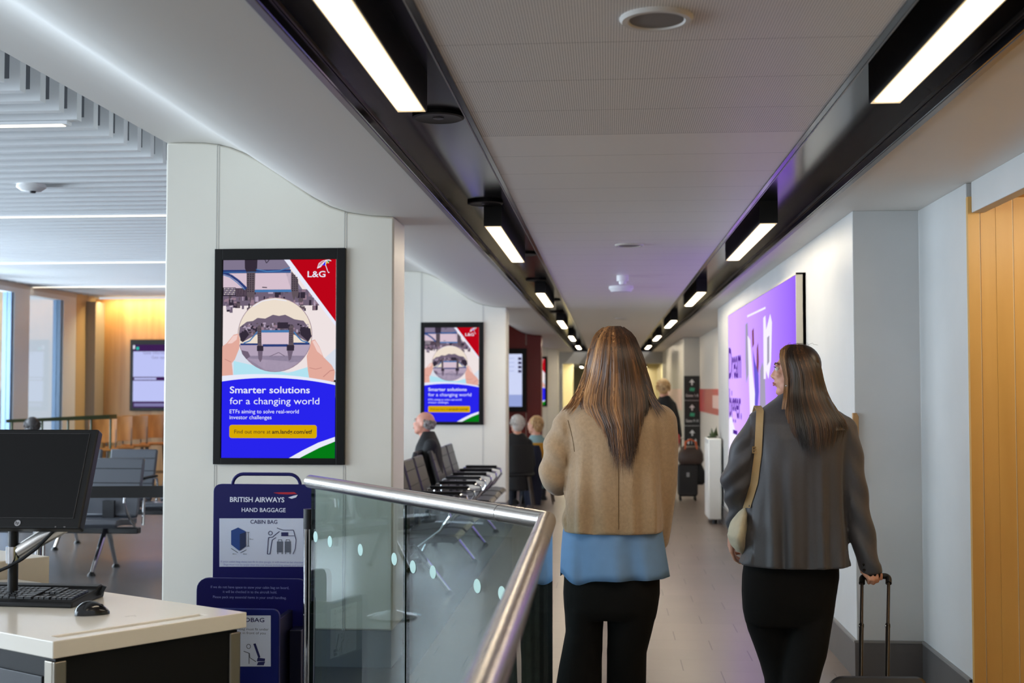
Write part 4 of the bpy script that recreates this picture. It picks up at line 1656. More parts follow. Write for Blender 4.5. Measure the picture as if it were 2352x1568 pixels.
# white counter unit behind the desk
q = atz(114, 1277, 0.86)
b = MB()
c0, c1, c2, c3 = q, q - u * 0.62, q - u * 0.62 + dl * 0.9, q + dl * 0.9
b.prism([Vector((c.x, c.y, 0)) for c in (c1, c0, c3, c2)], (0, 0, 0.86))
tag(b.build('counter', mat('cream_counter', (226, 216, 198), 0.3), smooth=0, bevel=0.003), 'cream white counter block standing behind the desk under the monitor', 'counter')

# monitor on an arm
mt = thing('monitor', 'black computer monitor seen tilted back on its metal arm over the desk', 'monitor', (-2.02, 4.0, TZ))
tilt = math.radians(24)
Rm = Matrix.Rotation(-tilt, 3, 'X')
qb = aty(182, 1214, 3.93)
W, Hh = 0.56, 0.355
M0 = Vector((qb.x - W / 2, 3.93, qb.z)) - Vector((-2.02, 4.0, TZ))


def mbox(b, x0, x1, y0, y1, z0, z1, mi=0):
    t2 = MB().box((x0, y0, z0), (x1, y1, z1), mi)
    t2.v = [Rm @ p + M0 for p in t2.v]
    b.join(t2)


b = MB()
mbox(b, -W / 2, W / 2, 0.0, 0.042, 0.0, Hh)
b.build('casing', M_PLBLACK, mt, smooth=0, bevel=0.006)
b = MB()
mbox(b, -W / 2 + 0.05, W / 2 - 0.05, 0.04, 0.075, 0.06, Hh - 0.06)
b.build('rear_cover', M_PLBLACK, mt, smooth=0, bevel=0.02)
b = MB()
mbox(b, -W / 2 + 0.018, W / 2 - 0.027, -0.0015, 0.002, 0.036, Hh - 0.019)
b.build('screen', mat('dark_screen', (5, 5, 6), 0.35, spec=0.25), mt, smooth=0)
b = MB()
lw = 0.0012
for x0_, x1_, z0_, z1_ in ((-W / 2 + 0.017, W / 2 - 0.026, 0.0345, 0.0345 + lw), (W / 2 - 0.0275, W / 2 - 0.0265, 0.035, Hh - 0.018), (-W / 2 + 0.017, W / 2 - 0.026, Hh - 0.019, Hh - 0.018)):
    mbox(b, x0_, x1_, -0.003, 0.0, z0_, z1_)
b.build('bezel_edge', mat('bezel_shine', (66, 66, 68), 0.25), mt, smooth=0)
b = MB()
lc = Vector((W / 2 - 0.215, -0.001, 0.0175))
cpts = [(lc.x + 0.0105 * math.cos(a * math.pi / 10), -0.0006, lc.z + 0.0105 * math.sin(a * math.pi / 10)) for a in range(20)]
b.prism(cpts, (0, -0.001, 0), 0)
text(b, 'hp', (lc.x - 0.0068, -0.0019, lc.z - 0.0045), 0.0125, 0.0165, mi=1, bold=0.02)
b.v = [Rm @ p + M0 for p in b.v]
b.build('logo', [mat('logo_silver', (170, 170, 174), 0.3, metal=0.6), M_DBLACK], mt, smooth=0)
b = MB()
mbox(b, W / 2 - 0.085, W / 2 - 0.08, -0.001, 0.001, 0.004, 0.008)
mbox(b, W / 2 - 0.055, W / 2 - 0.048, -0.001, 0.001, 0.004, 0.008)
b.build('button', mat('button_grey', (88, 88, 90), 0.4), mt, smooth=0)
b = MB()
b.tube([(0, 0.03, 0.0), (0, 0.03, 0.27)], 0.017, 16)
b.lathe((0, 0.03, 0), [(0.0, 0), (0.05, 0), (0.05, 0.012), (0.0, 0.012)], 20)
b.build('arm_post', M_PLBLACK, mt)
MB().lathe((0, 0.03, 0.13), [(0.017, 0), (0.024, 0.0), (0.024, 0.055), (0.017, 0.055)], 20).build('arm_collar', M_CHROME, mt)
b = MB()
b.tube([(0.02, 0.03, 0.165), (0.10, 0.03, 0.215), (0.21, 0.03, 0.27)], [0.026, 0.026, 0.022], 10, flat=0.75)
b.tube([(0.21, 0.03, 0.27), (0.12, 0.13, 0.34), tuple(Rm @ Vector((0, 0.075, 0.16)) + M0)], 0.018, 10)
b.build('arm', M_STEEL, mt)
b = MB()
q0 = Rm @ Vector((W / 2 - 0.11, 0.05, 0.02)) + M0
cab = []
for px, py in ((128, 1214), (110, 1232), (85, 1258), (50, 1284), (18, 1302), (-20, 1318)):
    qq = aty(px, py, 3.99)
    cab.append((qq.x + 2.02, -0.01, qq.z - TZ))
b.tube([tuple(q0)] + cab, 0.006, 8)
b.build('cable', M_PLBLACK, mt)

# keyboard
kr = atz(206, 1385, TZ)
kb = thing('keyboard', 'black computer keyboard lying on the white desk', 'keyboard', (kr.x - 0.235, kr.y + 0.03, TZ), math.radians(-3))
KW, KD = 0.45, 0.235
b = MB()
side = [(-KD / 2, 0.0), (KD / 2 - 0.01, 0.0), (KD / 2, 0.022), (KD / 2 - 0.02, 0.046), (KD / 2 - 0.055, 0.043), (KD / 2 - 0.062, 0.034), (-KD / 2 + 0.01, 0.022), (-KD / 2, 0.016)]
b.prism([(-KW / 2, y, z) for y, z in side], (KW, 0, 0))
b.build('case', M_PLBLACK, kb, smooth=30, bevel=0.004)
M_KEY = mat('black_key_caps', (17, 17, 18), 0.28)
b = MB()
y0k, y1k = -KD / 2 + 0.022, KD / 2 - 0.07


def key(x, y, w, d):
    f = (y - (-KD / 2 + 0.01)) / (KD - 0.072)
    z = 0.022 + 0.012 * f
    o = 0.0025
    lo = [(x + 0.0008, y + 0.0008), (x + w - 0.0008, y + 0.0008), (x + w - 0.0008, y + d - 0.0008), (x + 0.0008, y + d - 0.0008)]
    hi = [(x + o, y + o), (x + w - o, y + o), (x + w - o, y + d - o * 0.6), (x + o, y + d - o * 0.6)]
    r0 = [Vector((p[0], p[1], z - 0.003)) for p in lo]
    r1 = [Vector((p[0], p[1], z + 0.0075)) for p in hi]
    b.loft([r0, r1])


unit = 0.0188
rowsk = 6
for r in range(rowsk):
    y = y0k + r * (y1k - y0k) / rowsk
    d = (y1k - y0k) / rowsk
    x = -KW / 2 + 0.012
    cols = {0: [1.25, 1.25, 1.25, 5.8, 1.25, 1.25, 1.5, 1.45], 1: [2.2] + [1] * 10 + [2.8], 2: [1.8] + [1] * 11 + [2.2], 3: [1.5] + [1] * 12 + [1.5], 4: [1] * 13 + [2], 5: [1] + [0.98] * 12 + [2.2]}[r]
    for wk in cols:
        key(x, y, wk * unit, d)
        x += wk * unit
    x = -KW / 2 + 0.012 + 15.35 * unit
    for kk in range(3):
        if r in (0, 3, 4, 5) or (r == 1 and kk == 1):
            key(x + kk * unit, y, unit, d)
    x += 3.3 * unit
    for kk in range(4):
        if r < 5 and x + (kk + 1) * unit < KW / 2 - 0.006:
            key(x + kk * unit, y, unit, d)
b.build('keys', M_KEY, kb, smooth=0)
b = MB()
b.prism([(KW / 2 - 0.0, KD / 2 - 0.06, 0.012), (KW / 2 + 0.012, KD / 2 - 0.055, 0.014), (KW / 2 + 0.012, KD / 2 - 0.02, 0.036), (KW / 2, KD / 2 - 0.02, 0.04)], (0, 0.008, 0))
b.build('card_slot', M_PLBLACK, kb, smooth=0)
tag(kb, kind=None)

# mouse
ms = atz(212, 1411, TZ)
mo = thing('computer_mouse', 'black glossy computer mouse on the white desk right of the keyboard', 'mouse', (ms.x, ms.y, TZ), math.radians(-68))
b = MB()
rings = []
for k in range(15):
    s = k / 14
    y = -0.053 + 0.106 * s
    wv = 0.031 * (math.sin(math.pi * min(max(s * 0.94 + 0.04, 0), 1)) ** 0.42) * (1 - 0.12 * math.sin(math.pi * s))
    hv = 0.047 * (math.sin(math.pi * (s * 0.92 + 0.05)) ** 0.62) * (0.72 + 0.4 * (1 - s))
    ring = []
    for j in range(17):
        a = math.pi * j / 16
        ring.append(Vector((wv * math.cos(a), y, max(0.001, hv * math.sin(a) ** 0.7))))
    for j in range(1, 6):
        ring.append(Vector((wv * (-1 + 2 * j / 6), y, 0.001)))
    rings.append(ring)
b.loft(rings)
sh = b.build('shell', mat('mouse_gloss_black', (12, 12, 14), 0.14), mo, smooth=60)
MB().lathe((0, 0.026, 0.024), [(0.0, -0.003), (0.009, -0.003), (0.009, 0.003), (0.0, 0.003)], 16, 0, 'x').build('scroll_wheel', M_DBLACK, mo)

# ------------------------------------------------------------------ glass balustrade with steel handrail
RZ = 1.10
PC = Vector((-0.195, 3.905, RZ))
PL = Vector((-1.350, 5.475, RZ))
PN = Vector((-0.172, 1.30, RZ))
bal = thing('glass_balustrade', 'glass balustrade with a round brushed steel handrail turning a corner, front centre', 'balustrade', (PC.x, PC.y, 0))
at0 = Vector((PC.x, PC.y, 0))
r = 0.030
b = MB()
b.tube([PL, PC + (PL - PC).normalized() * 0.02, PC, PC + (PN - PC).normalized() * 0.02, PN], r, 28)
ring = b.build('handrail', M_STEEL, bal, smooth=50, at=at0)
b = MB()
b.tube([PC + (PL - PC).normalized() * 0.28, PC + (PL - PC).normalized() * 0.282], r + 0.0006, 28)
b.tube([PC + (PN - PC).normalized() * 0.55, PC + (PN - PC).normalized() * 0.552], r + 0.0006, 28)
b.build('rail_joint', mat('joint_dark', (84, 80, 76), 0.4), ring, at=at0)
G_GLASS = glass_mat('balustrade_glass', (0.70, 0.80, 0.79, 1), 1.0, 1.52)
G_EDGE = mat('glass_edge_green', (10, 30, 26), 0.12)
dL = (PL - PC)
LL = dL.length
dL.normalize()
nL = Vector((dL.y, -dL.x, 0))
if nL.y > 0:
    nL = -nL
split = None
# joint between the two panels seen at x = 935
best = min(range(1000), key=lambda i: abs((1176 + FPX * ((PC + dL * (LL * i / 1000) - _C).dot(_R)) / ((PC + dL * (LL * i / 1000) - _C).dot(_F))) - 936))
sj = LL * best / 1000


def panel(p, q, nm='glass_panel', top=RZ - 0.028, th=0.014):
    d = (q - p).normalized()
    n = Vector((d.y, -d.x, 0)) * th
    b = MB()
    c = [Vector((p.x, p.y, 0.05)) - n / 2, Vector((q.x, q.y, 0.05)) - n / 2, Vector((q.x, q.y, top)) - n / 2, Vector((p.x, p.y, top)) - n / 2]
    b.add(c + [x + n for x in c], [(0, 1, 2, 3), (7, 6, 5, 4)], 0)
    b.add(c + [x + n for x in c], [(0, 4, 5, 1), (1, 5, 6, 2), (2, 6, 7, 3), (3, 7, 4, 0)], 1)
    return b.build(nm, [G_GLASS, G_EDGE], bal, smooth=0, at=at0)


pa_ = panel(PC + dL * 0.03, PC + dL * (sj - 0.006))
pb_ = panel(PC + dL * (sj + 0.006), PC + dL * (LL - 0.03))
dN = (PN - PC).normalized()
pc_ = panel(PC + dN * 0.03 + Vector((0.012, 0, 0)), PN + Vector((0.012, 0, 0)))
b = MB()
for o_, dd, l0_, l1_ in ((PC, dL, 0.0, LL), (PC, dN, 0.0, (PN - PC).length)):
    n_ = Vector((dd.y, -dd.x, 0)) * 0.022
    p_ = o_ + dd * l0_
    q_ = o_ + dd * l1_
    b.prism([Vector((p_.x, p_.y, 0)) - n_, Vector((q_.x, q_.y, 0)) - n_, Vector((q_.x, q_.y, 0)) + n_, Vector((p_.x, p_.y, 0)) + n_], (0, 0, 0.10))
b.build('base_channel', M_STEEL, bal, smooth=0, at=at0)
# pale frosted warning dots on the first two panels
M_DOT = mat('frosted_dot', (176, 208, 200), 0.6)
for px, py in ((729, 1232), (762, 1243), (832, 1262), (910, 1283), (953, 1301), (999, 1313), (1101, 1345), (1158, 1362)):
    # meet the viewing line with the glass plane
    d = _ray(px, py)
    nn = nL
    tt = (PC - _C).dot(nn) / d.dot(nn)
    c = _C + d * tt + nn * 0.0085
    b = MB()
    b.prism([c + dL * (0.0245 * math.cos(a * math.pi / 12)) + Vector((0, 0, 0.0245 * math.sin(a * math.pi / 12))) for a in range(24)], nn * 0.0006)
    b.build('frosted_dot', M_DOT, bal, smooth=0, at=at0)
b = MB()
PE = PL - dL * 0.01
b.tube([Vector((PE.x - 0.012, PE.y + 0.02, 0.0)), Vector((PE.x - 0.012, PE.y + 0.02, 0.885))], 0.026, 20)
b.build('end_post', M_CHROME, bal, at=at0)
b = MB()
b.tube([Vector((PE.x - 0.012, PE.y + 0.02, 0.885)), Vector((PE.x - 0.012, PE.y + 0.02, 0.975))], 0.027, 20)
b.build('post_cap', M_PLBLACK, bal, at=at0)

# ------------------------------------------------------------------ high wooden chairs and green rail by the oak wall
M_CHW = wood_mat('chair_veneer', (150, 92, 36), (186, 122, 56), (14, 14, 2))
M_CHL = mat('chair_leg_dark', (60, 44, 30), 0.5)


def high_chair(label, loc):
    t = thing('bar_chair', label, 'chair', loc, math.radians(25), 'wooden bar chairs by the oak wall')
    b = MB()
    b.prism([(-0.2, -0.2, 0.66), (0.2, -0.2, 0.66), (0.19, 0.19, 0.66), (-0.19, 0.19, 0.66)], (0, 0, 0.03))
    b.build('seat', M_CHW, t, smooth=0, bevel=0.008)
    b = MB()
    n = 10
    o1, o2 = [], []
    for k in range(n + 1):
        a = -0.19 + 0.38 * k / n
        yv = 0.17 + 0.05 * (1 - (a / 0.19) ** 2)
        o1.append((a, yv, 0.76))
        o2.append((a, yv + 0.015, 0.76))
    b.prism(o1 + o2[::-1], (0, 0.05, 0.36))
    b.build('backrest', M_CHW, t, smooth=40, bevel=0.004)
    for sx_ in (-1, 1):
        for sy_ in (-1, 1):
            b = MB()
            b.tube([(sx_ * 0.16, sy_ * 0.15, 0.66), (sx_ * 0.2, sy_ * 0.19, 0.0)], [0.014, 0.01], 8)
            b.build('leg', M_CHL, t)
    for sx_ in (-1, 1):
        b = MB()
        b.tube([(sx_ * 0.17, 0.17, 0.66), (sx_ * 0.18, 0.21, 0.95)], 0.01, 8)
        b.build('back_post', M_CHL, t)
    b = MB()
    b.tube([(-0.19, -0.175, 0.24), (0.19, -0.175, 0.24), (0.19, 0.175, 0.24), (-0.19, 0.175, 0.24), (-0.19, -0.175, 0.24)], 0.008, 6)
    b.build('footrest', M_CHL, t)
    return t


for px, lab in ((238, 'wooden bar chair by the oak wall, just right of the monitor top'), (275, 'wooden bar chair by the oak wall, middle of the row'), (312, 'wooden bar chair by the oak wall under the wall screen'), (352, 'shadowed wooden bar chair by the oak wall beside the white column')):
    Yc_ = 16.6 + (px - 238) * 0.0155
    q = aty(px, 970, Yc_)
    high_chair(lab, (q.x, Yc_, 0))
q0 = aty(14, 966, 15.2)
q1 = aty(252, 957, 16.4)
t = thing('green_rail', 'dark green rail shelf running behind the monitor towards the oak wall', 'rail', (q0.x, 15.2, 0))
M_GRN = mat('dark_green_metal', (52, 66, 34), 0.45)
b = MB()
w2 = q1.x - q0.x
b.prism([(0, 0, q0.z - 0.025), (w2, 1.2, q1.z - 0.03), (w2, 1.2, q1.z + 0.03), (0, 0, q0.z + 0.015)], (0, 0.25, 0))
b.build('top_rail', M_GRN, t, smooth=0)
for f_ in (0.02, 0.3, 0.55, 0.78, 0.98):
    b = MB()
    b.tube([(w2 * f_, 1.2 * f_ + 0.1, 0), (w2 * f_, 1.2 * f_ + 0.1, q0.z - 0.0)], 0.016, 8)
    b.build('post', M_GRN, t)
# ------------------------------------------------------------------ people: shared builders
M_SKIN = mat('skin', (206, 152, 128), 0.5, var=0.04, vscale=30)
M_SKINR = mat('ruddy_skin', (214, 150, 128), 0.5, var=0.05, vscale=30)


def limb(b, pts, rads, n=16):
    b.tube(pts, rads, n)
    for p, r in zip(pts, rads):
        b.ball(p, r * 0.998, n, 10)


def frame(f):
    f = Vector(f).normalized()
    up = Vector((0, 0, 1))
    s = f.cross(up).normalized()          # the person's right
    u = s.cross(f).normalized()
    return f, s, u


def head(b, c, f, k=1.0):
    """skull, face, jaw, nose, lips, brow and ears around c, looking along f"""
    c = Vector(c)
    f, s, u = frame(f)
    R = Matrix((s, f, u)).transposed()

    def P(x, y, z):
        return c + (s * x + f * y + u * z) * k

    def E(x, y, z, a, bb, cc):
        b.ball(P(x, y, z), (a * k, bb * k, cc * k), 20, 14, 0, R)
    E(0, -0.012, 0.018, 0.076, 0.094, 0.088)
    E(0, 0.03, -0.035, 0.064, 0.064, 0.082)
    E(0, 0.05, -0.095, 0.036, 0.036, 0.030)       # chin and jaw
    E(0, 0.074, -0.103, 0.017, 0.016, 0.016)
    E(-0.04, 0.025, -0.075, 0.022, 0.042, 0.03)
    E(0.04, 0.025, -0.075, 0.022, 0.042, 0.03)
    E(0, 0.078, 0.022, 0.05, 0.016, 0.012)        # brow
    E(-0.036, 0.068, -0.022, 0.022, 0.02, 0.018)  # cheeks
    E(0.036, 0.068, -0.022, 0.022, 0.02, 0.018)
    b.tube([P(0, 0.084, 0.008), P(0, 0.096, -0.014), P(0, 0.105, -0.030), P(0, 0.092, -0.040)], [0.007 * k, 0.009 * k, 0.011 * k, 0.011 * k], 12)
    b.ball(P(0, 0.104, -0.030), 0.011 * k, 10, 8)
    for q in (-1, 1):
        b.ball(P(q * 0.010, 0.092, -0.034), 0.0085 * k, 10, 8)
        E(q * 0.076, -0.008, -0.018, 0.007, 0.018, 0.030)
    E(0, 0.090, -0.060, 0.022, 0.010, 0.006)      # lips
    E(0, 0.088, -0.070, 0.019, 0.010, 0.007)
    limb(b, [P(0, -0.012, -0.06), P(0, -0.025, -0.13)], [0.054 * k, 0.053 * k])
    return P


def face_parts(root, c, f, k=1.0, at0=None, lash=True, brow=(90, 62, 40)):
    c = Vector(c)
    f, s, u = frame(f)

    def P(x, y, z):
        return c + (s * x + f * y + u * z) * k
    for q in (-1, 1):
        b = MB()
        b.ball(P(q * 0.031, 0.080, 0.002), 0.0115 * k, 14, 10)
        e = b.build('eye', mat('eye_white', (222, 216, 208), 0.3), root, at=at0)
        b = MB()
        b.ball(P(q * 0.031, 0.0872, 0.002), 0.0055 * k, 10, 8)
        b.build('iris', mat('iris_brown', (56, 38, 26), 0.2), e, at=at0)
        b = MB()
        b.tube([P(q * 0.018, 0.090, 0.008), P(q * 0.031, 0.0945, 0.0115), P(q * 0.046, 0.084, 0.006)], [0.001, 0.0022, 0.001], 6)
        b.build('eyelashes', mat('lash_dark', (28, 20, 16), 0.6), e, at=at0)
        b = MB()
        b.tube([P(q * 0.014, 0.094, 0.022), P(q * 0.034, 0.089, 0.029), P(q * 0.052, 0.072, 0.022)], [0.0025, 0.0032, 0.0015], 6)
        b.build('eyebrow', mat('brow_%d' % brow[0], brow, 0.7), root, at=at0)
    b = MB()
    b.tube([P(-0.022, 0.091, -0.0655), P(-0.009, 0.100, -0.062), P(0, 0.1005, -0.0635), P(0.009, 0.100, -0.062), P(0.022, 0.091, -0.0655)], [0.001, 0.0034, 0.003, 0.0034, 0.001], 8)
    b.tube([P(-0.02, 0.090, -0.067), P(0, 0.0985, -0.071), P(0.02, 0.090, -0.067)], [0.001, 0.0045, 0.001], 8)
    b.build('lips', mat('lip_rose', (182, 104, 98), 0.4), root, at=at0)


def hand(b, wrist, d, n, curl, side_sign=1, k=1.0, thumb_curl=0.5):
    """palm, four unequal fingers with three bends each and a thumb leaving the side of the palm.
    d: along the hand, n: palm normal, curl: bend of the three joints in radians"""
    w = Vector(wrist)
    d = Vector(d).normalized()
    n = Vector(n)
    n = (n - d * n.dot(d)).normalized()
    s = d.cross(n) * side_sign                      # towards the thumb
    ln = ((0.040, 0.024, 0.019), (0.044, 0.028, 0.020), (0.041, 0.026, 0.020), (0.032, 0.019, 0.017))
    for i in range(4):
        o = (1.5 - i)
        a = w + s * (o * 0.013 * k)
        kn = w + d * ((0.086 - 0.004 * abs(o - 0.5)) * k) + s * (o * 0.0205 * k)
        limb(b, [a, (a + kn) / 2 - n * 0.003, kn], [0.0145 * k, 0.0135 * k, 0.0115 * k], 10)
        p = kn
        ang = 0.0
        rr = [0.0095, 0.0085, 0.0078, 0.0066]
        pts, rads = [p], [rr[0] * k]
        for j in range(3):
            ang += curl[j] * (1 + 0.05 * (i - 1.5))
            dirv = d * math.cos(ang) + n * math.sin(ang)
            p = p + dirv * (ln[i][j] * k)
            pts.append(p)
            rads.append(rr[j + 1] * k)
        limb(b, pts, rads, 10)
    t0 = w + d * 0.022 * k + s * 0.020 * k + n * 0.006
    t1 = t0 + (d * 0.6 + s * 0.75 + n * 0.35).normalized() * 0.042 * k
    t2 = t1 + (d * 0.8 + s * (0.45 - thumb_curl) + n * (0.3 + thumb_curl * 0.6)).normalized() * 0.031 * k
    t3 = t2 + (d * 0.8 - s * (0.2 + thumb_curl * 0.6) + n * (0.4 + thumb_curl * 0.5)).normalized() * 0.026 * k
    limb(b, [t0, t1, t2, t3], [0.0145 * k, 0.0125 * k, 0.0105 * k, 0.0085 * k], 10)


def folds(amp, scale, seed=0.0, stretch=(1, 1, 0.45)):
    def f(co, n):
        p = Vector((co.x * stretch[0], co.y * stretch[1], co.z * stretch[2])) * scale + Vector((seed, seed * 2.1, seed * 0.7))
        v = noise.noise(p) * 0.7 + noise.noise(p * 2.1) * 0.3
        return n * (amp * v)
    return f


HAIR = {
    'brown': [mat('hair_brown_%d' % i, c, 0.38) for i, c in enumerate(((40, 25, 15), (62, 39, 22), (88, 57, 32), (118, 80, 46), (150, 106, 64), (184, 140, 92)))],
    'dark': [mat('hair_dark_%d' % i, c, 0.38) for i, c in enumerate(((26, 18, 12), (42, 27, 16), (64, 41, 23), (94, 62, 34), (134, 94, 54), (180, 134, 84)))],
}


def interp(tab, v):
    if v <= tab[0][0]:
        return tab[0][1:]
    for a, c in zip(tab[:-1], tab[1:]):
        if v <= c[0]:
            t = (v - a[0]) / (c[0] - a[0])
            return tuple(x + (y - x) * t for x, y in zip(a[1:], c[1:]))
    return tab[-1][1:]


def hair_strands(edges, ends, depth, Yc, y0, count, seed, pick, wave=0.006, wmin=0.004, wmax=0.010, jit=11):
    """edges: rows (py, left px, right px) of the hair outline; depth: rows (py, distance of the outer layer towards the viewer)
    ends: rows (u, py) where locks stop.  Everything becomes real locks of hair lying over head and back."""
    rnd = random.Random(seed)
    b = MB()
    for i in range(count):
        u = rnd.uniform(-1, 1)
        u0 = u * rnd.uniform(0.75, 1.0)
        layer = rnd.random()
        pe = interp(ends, u)[0] + rnd.gauss(0, jit)
        ps = y0 + rnd.uniform(0, 10)
        n = 15
        ph = rnd.uniform(0, 6.3)
        fr = rnd.uniform(0.022, 0.040)
        w = rnd.uniform(wmin, wmax)
        pts, rads = [], []
        for k in range(n + 1):
            t = k / n
            py = ps + (pe - ps) * t
            l, r = interp(edges, py)
            uu = u0 + (u - u0) * min(1, t * 2)
            px = (l + r) / 2 + (r - l) / 2 * uu
            px += wave * 560 * math.sin(py * fr + ph) * max(0, t - 0.25) * 1.3
            dd = interp(depth, py)[0]
            yy = Yc - dd * math.sqrt(max(0.0, 1 - (uu * 0.97) ** 2)) - 0.012 * layer * min(1, t * 3) - (0.004 * math.sin(py * fr * 0.8 + ph * 2) * t)
            pts.append(aty(px, py, yy))
            rads.append(w * (0.55 + 0.45 * math.sin(math.pi * min(1, t * 1.6 + 0.15))) * (1.0 if t < 0.72 else max(0.06, (1 - t) / 0.28)))
        b.tube(pts, rads, 6, pick(u, rnd), True, 0.45, up=(1, 0, 0))
    return b


def shell(rings, name, m, parent, at0, thick=0.004, smooth=180):
    """open cloth tube with real thickness"""
    b = MB()
    b.loft(rings, 0, cap=False)
    o = b.build(name, m, parent, smooth=smooth, at=at0)
    s = o.modifiers.new('thickness', 'SOLIDIFY')
    s.thickness = thick
    s.offset = -1
    return o


def shoe(root, x, y, at0, yaw=0.0, pitch=0.0, m=None, z=0.0):
    b = MB()
    rings = []
    for k in range(9):
        s = k / 8
        yy = -0.07 + 0.25 * s
        hw = 0.034 + 0.012 * math.sin(math.pi * s)
        if k == 8:
            hw = 0.018
        hh = 0.075 - 0.045 * s
        ring = [Vector((hw * math.cos(a * math.pi / 8), yy, 0.002 + hh * math.sin(a * math.pi / 8) ** 0.8)) for a in range(9)] + [Vector((-hw * 0.5, yy, 0.0)), Vector((hw * 0.5, yy, 0.0))]
        rings.append(ring)
    b.loft(rings)
    R = Matrix.Rotation(yaw, 3, 'Z') @ Matrix.Rotation(pitch, 3, 'X')
    b.v = [R @ p + Vector((x, y, z)) for p in b.v]
    return b.build('shoe', m or mat('shoe_black', (18, 18, 18), 0.35), root, smooth=60, at=at0)


# ------------------------------------------------------------------ woman in the tan jacket
YA = 4.8
ra = aty(1405, 1200, YA)
PA = Vector((ra.x, YA, 0))
wa = thing('person', 'woman with long brown hair in a tan wool jacket over a blue shirt, walking away', 'person', tuple(PA))


def W(px, py, dy=0.0):
    return aty(px, py, YA + dy)


b = MB()
HA = W(1409, 824, 0.03)
head(b, HA, (0.05, 1, -0.05), 0.95)
rows = []
for py, l, r, d in ((900, 1385, 1433, 0.05), (930, 1335, 1485, 0.075), (965, 1315, 1505, 0.09), (1050, 1330, 1492, 0.10), (1150, 1338, 1482, 0.09), (1230, 1322, 1496, 0.10), (1320, 1312, 1502, 0.11), (1400, 1312, 1498, 0.09)):
    p, q = W(l, py), W(r, py)
    rows.append((p.z, (p.x + q.x) / 2, YA, (q.x - p.x) / 2, d))
b.ellrings(rows)
for pts, rr in (([W(1322, 960), W(1290, 1020), W(1274, 1090), W(1288, 1105, 0.14), W(1312, 1098, 0.27)], [0.045, 0.042, 0.036, 0.032, 0.024]),
                ([W(1508, 960), W(1516, 1040), W(1516, 1110), W(1510, 1190, 0.06), W(1500, 1262, 0.12)], [0.045, 0.042, 0.036, 0.03, 0.024]),
                ([W(1350, 1380), W(1343, 1500, 0.04), W(1336, 1600, 0.02), W(1328, 1740, -0.05)], [0.07, 0.045, 0.036, 0.03]),
                ([W(1455, 1380), W(1442, 1500, 0.06), W(1438, 1600, 0.10), W(1437, 1755, 0.14)], [0.07, 0.045, 0.036, 0.03])):
    limb(b, pts, rr)
hand(b, W(1312, 1098, 0.27), (0.75, 0.6, 0.15), (-0.3, 0.3, -0.9), (0.4, 0.5, 0.3), 1, 0.95)
hand(b, W(1500, 1262, 0.12), (-0.1, 0.25, -0.95), (-1, 0, 0.1), (0.4, 0.4, 0.3), -1, 0.95)
me = fuse(b, 0.0065, 3)
for v in me.vertices:
    v.co -= PA
put('body', me, M_SKIN, wa, smooth=180)
face_parts(wa, HA, (0.05, 1, -0.05), 0.95, PA)

# jacket
M_TAN = mat('tan_wool', (162, 137, 108), 0.85, var=0.10, vscale=90, bump=0.35, bscale=420, sheen=0.35)
b = MB()
rows = []
for py, l, r, d, cy in ((1218, 1291, 1522, 0.150, 0.0), (1180, 1293, 1522, 0.150, 0), (1130, 1299, 1521, 0.148, 0), (1080, 1304, 1520, 0.146, 0), (1030, 1306, 1520, 0.145, 0), (990, 1300, 1524, 0.142, 0.0), (962, 1292, 1530, 0.128, 0.005), (940, 1302, 1520, 0.108, 0.01), (920, 1325, 1495, 0.088, 0.015), (900, 1352, 1467, 0.072, 0.02), (878, 1362, 1456, 0.068, 0.025)):
    p, q = W(l, py), W(r, py)
    rows.append((p.z, (p.x + q.x) / 2, YA + cy, (q.x - p.x) / 2, d))
b.ellrings(rows, 36, 0, 2.35)
limb(b, [W(1318, 968), W(1294, 1010, 0.01), W(1281, 1055, 0.01), W(1272, 1094, 0.02)], [0.072, 0.073, 0.069, 0.064], 20)
limb(b, [W(1272, 1094, 0.02), W(1282, 1106, 0.10), W(1300, 1103, 0.20), W(1308, 1100, 0.25)], [0.064, 0.058, 0.05, 0.045], 20)
limb(b, [W(1510, 970), W(1515, 1020, 0.01), W(1516, 1070, 0.015), W(1517, 1120, 0.02), W(1516, 1180, 0.035), W(1515, 1240, 0.06)], [0.074, 0.070, 0.066, 0.060, 0.052, 0.040], 20)


def tan_folds(co, n):
    p = co
    v = 0.006 * noise.noise(Vector((p.x * 9, p.y * 9, p.z * 2.6)))
    v += 0.004 * noise.noise(Vector((p.x * 20, p.y * 20, p.z * 6 + 3)))
    # soft vertical folds from the armholes to the hem
    for px, amp, wd in ((1336, 0.020, 0.020), (1496, 0.020, 0.018), (1362, -0.012, 0.020), (1470, -0.010, 0.018), (1390, 0.008, 0.03), (1450, 0.008, 0.02)):
        xx = W(px, 1100).x
        g = math.exp(-((p.x - xx) / wd) ** 2)
        if p.y < YA:
            v += amp * g * max(0.0, min(1, (1.33 - p.z) / 0.3))
    # creases in the sleeves
    sl = W(1300, 1060).x
    if p.x < sl:
        v += 0.006 * math.sin(p.z * 52 + p.x * 40)
    # centre back seam
    if p.y < YA:
        v -= 0.0035 * math.exp(-((p.x - W(1421, 1100).x) / 0.004) ** 2)
    return n * v


me = fuse(b, 0.0075, 5, tan_folds)
bv = bvh_of(me)
for v in me.vertices:
    v.co -= PA
jk = put('jacket', me, M_TAN, wa, smooth=180)
# dark centre back seam and sleeve seam stitched on the cloth
def on_cloth(bvh, pts_px, Yp, off=0.0015, rad=0.0014):
    out = []
    for px, py in pts_px:
        p = aty(px, py, Yp - 0.6)
        d = (aty(px, py, Yp) - p).normalized()
        h = bvh.ray_cast(p, d)
        if h[0] is not None:
            out.append(h[0] - d * off)
    return out


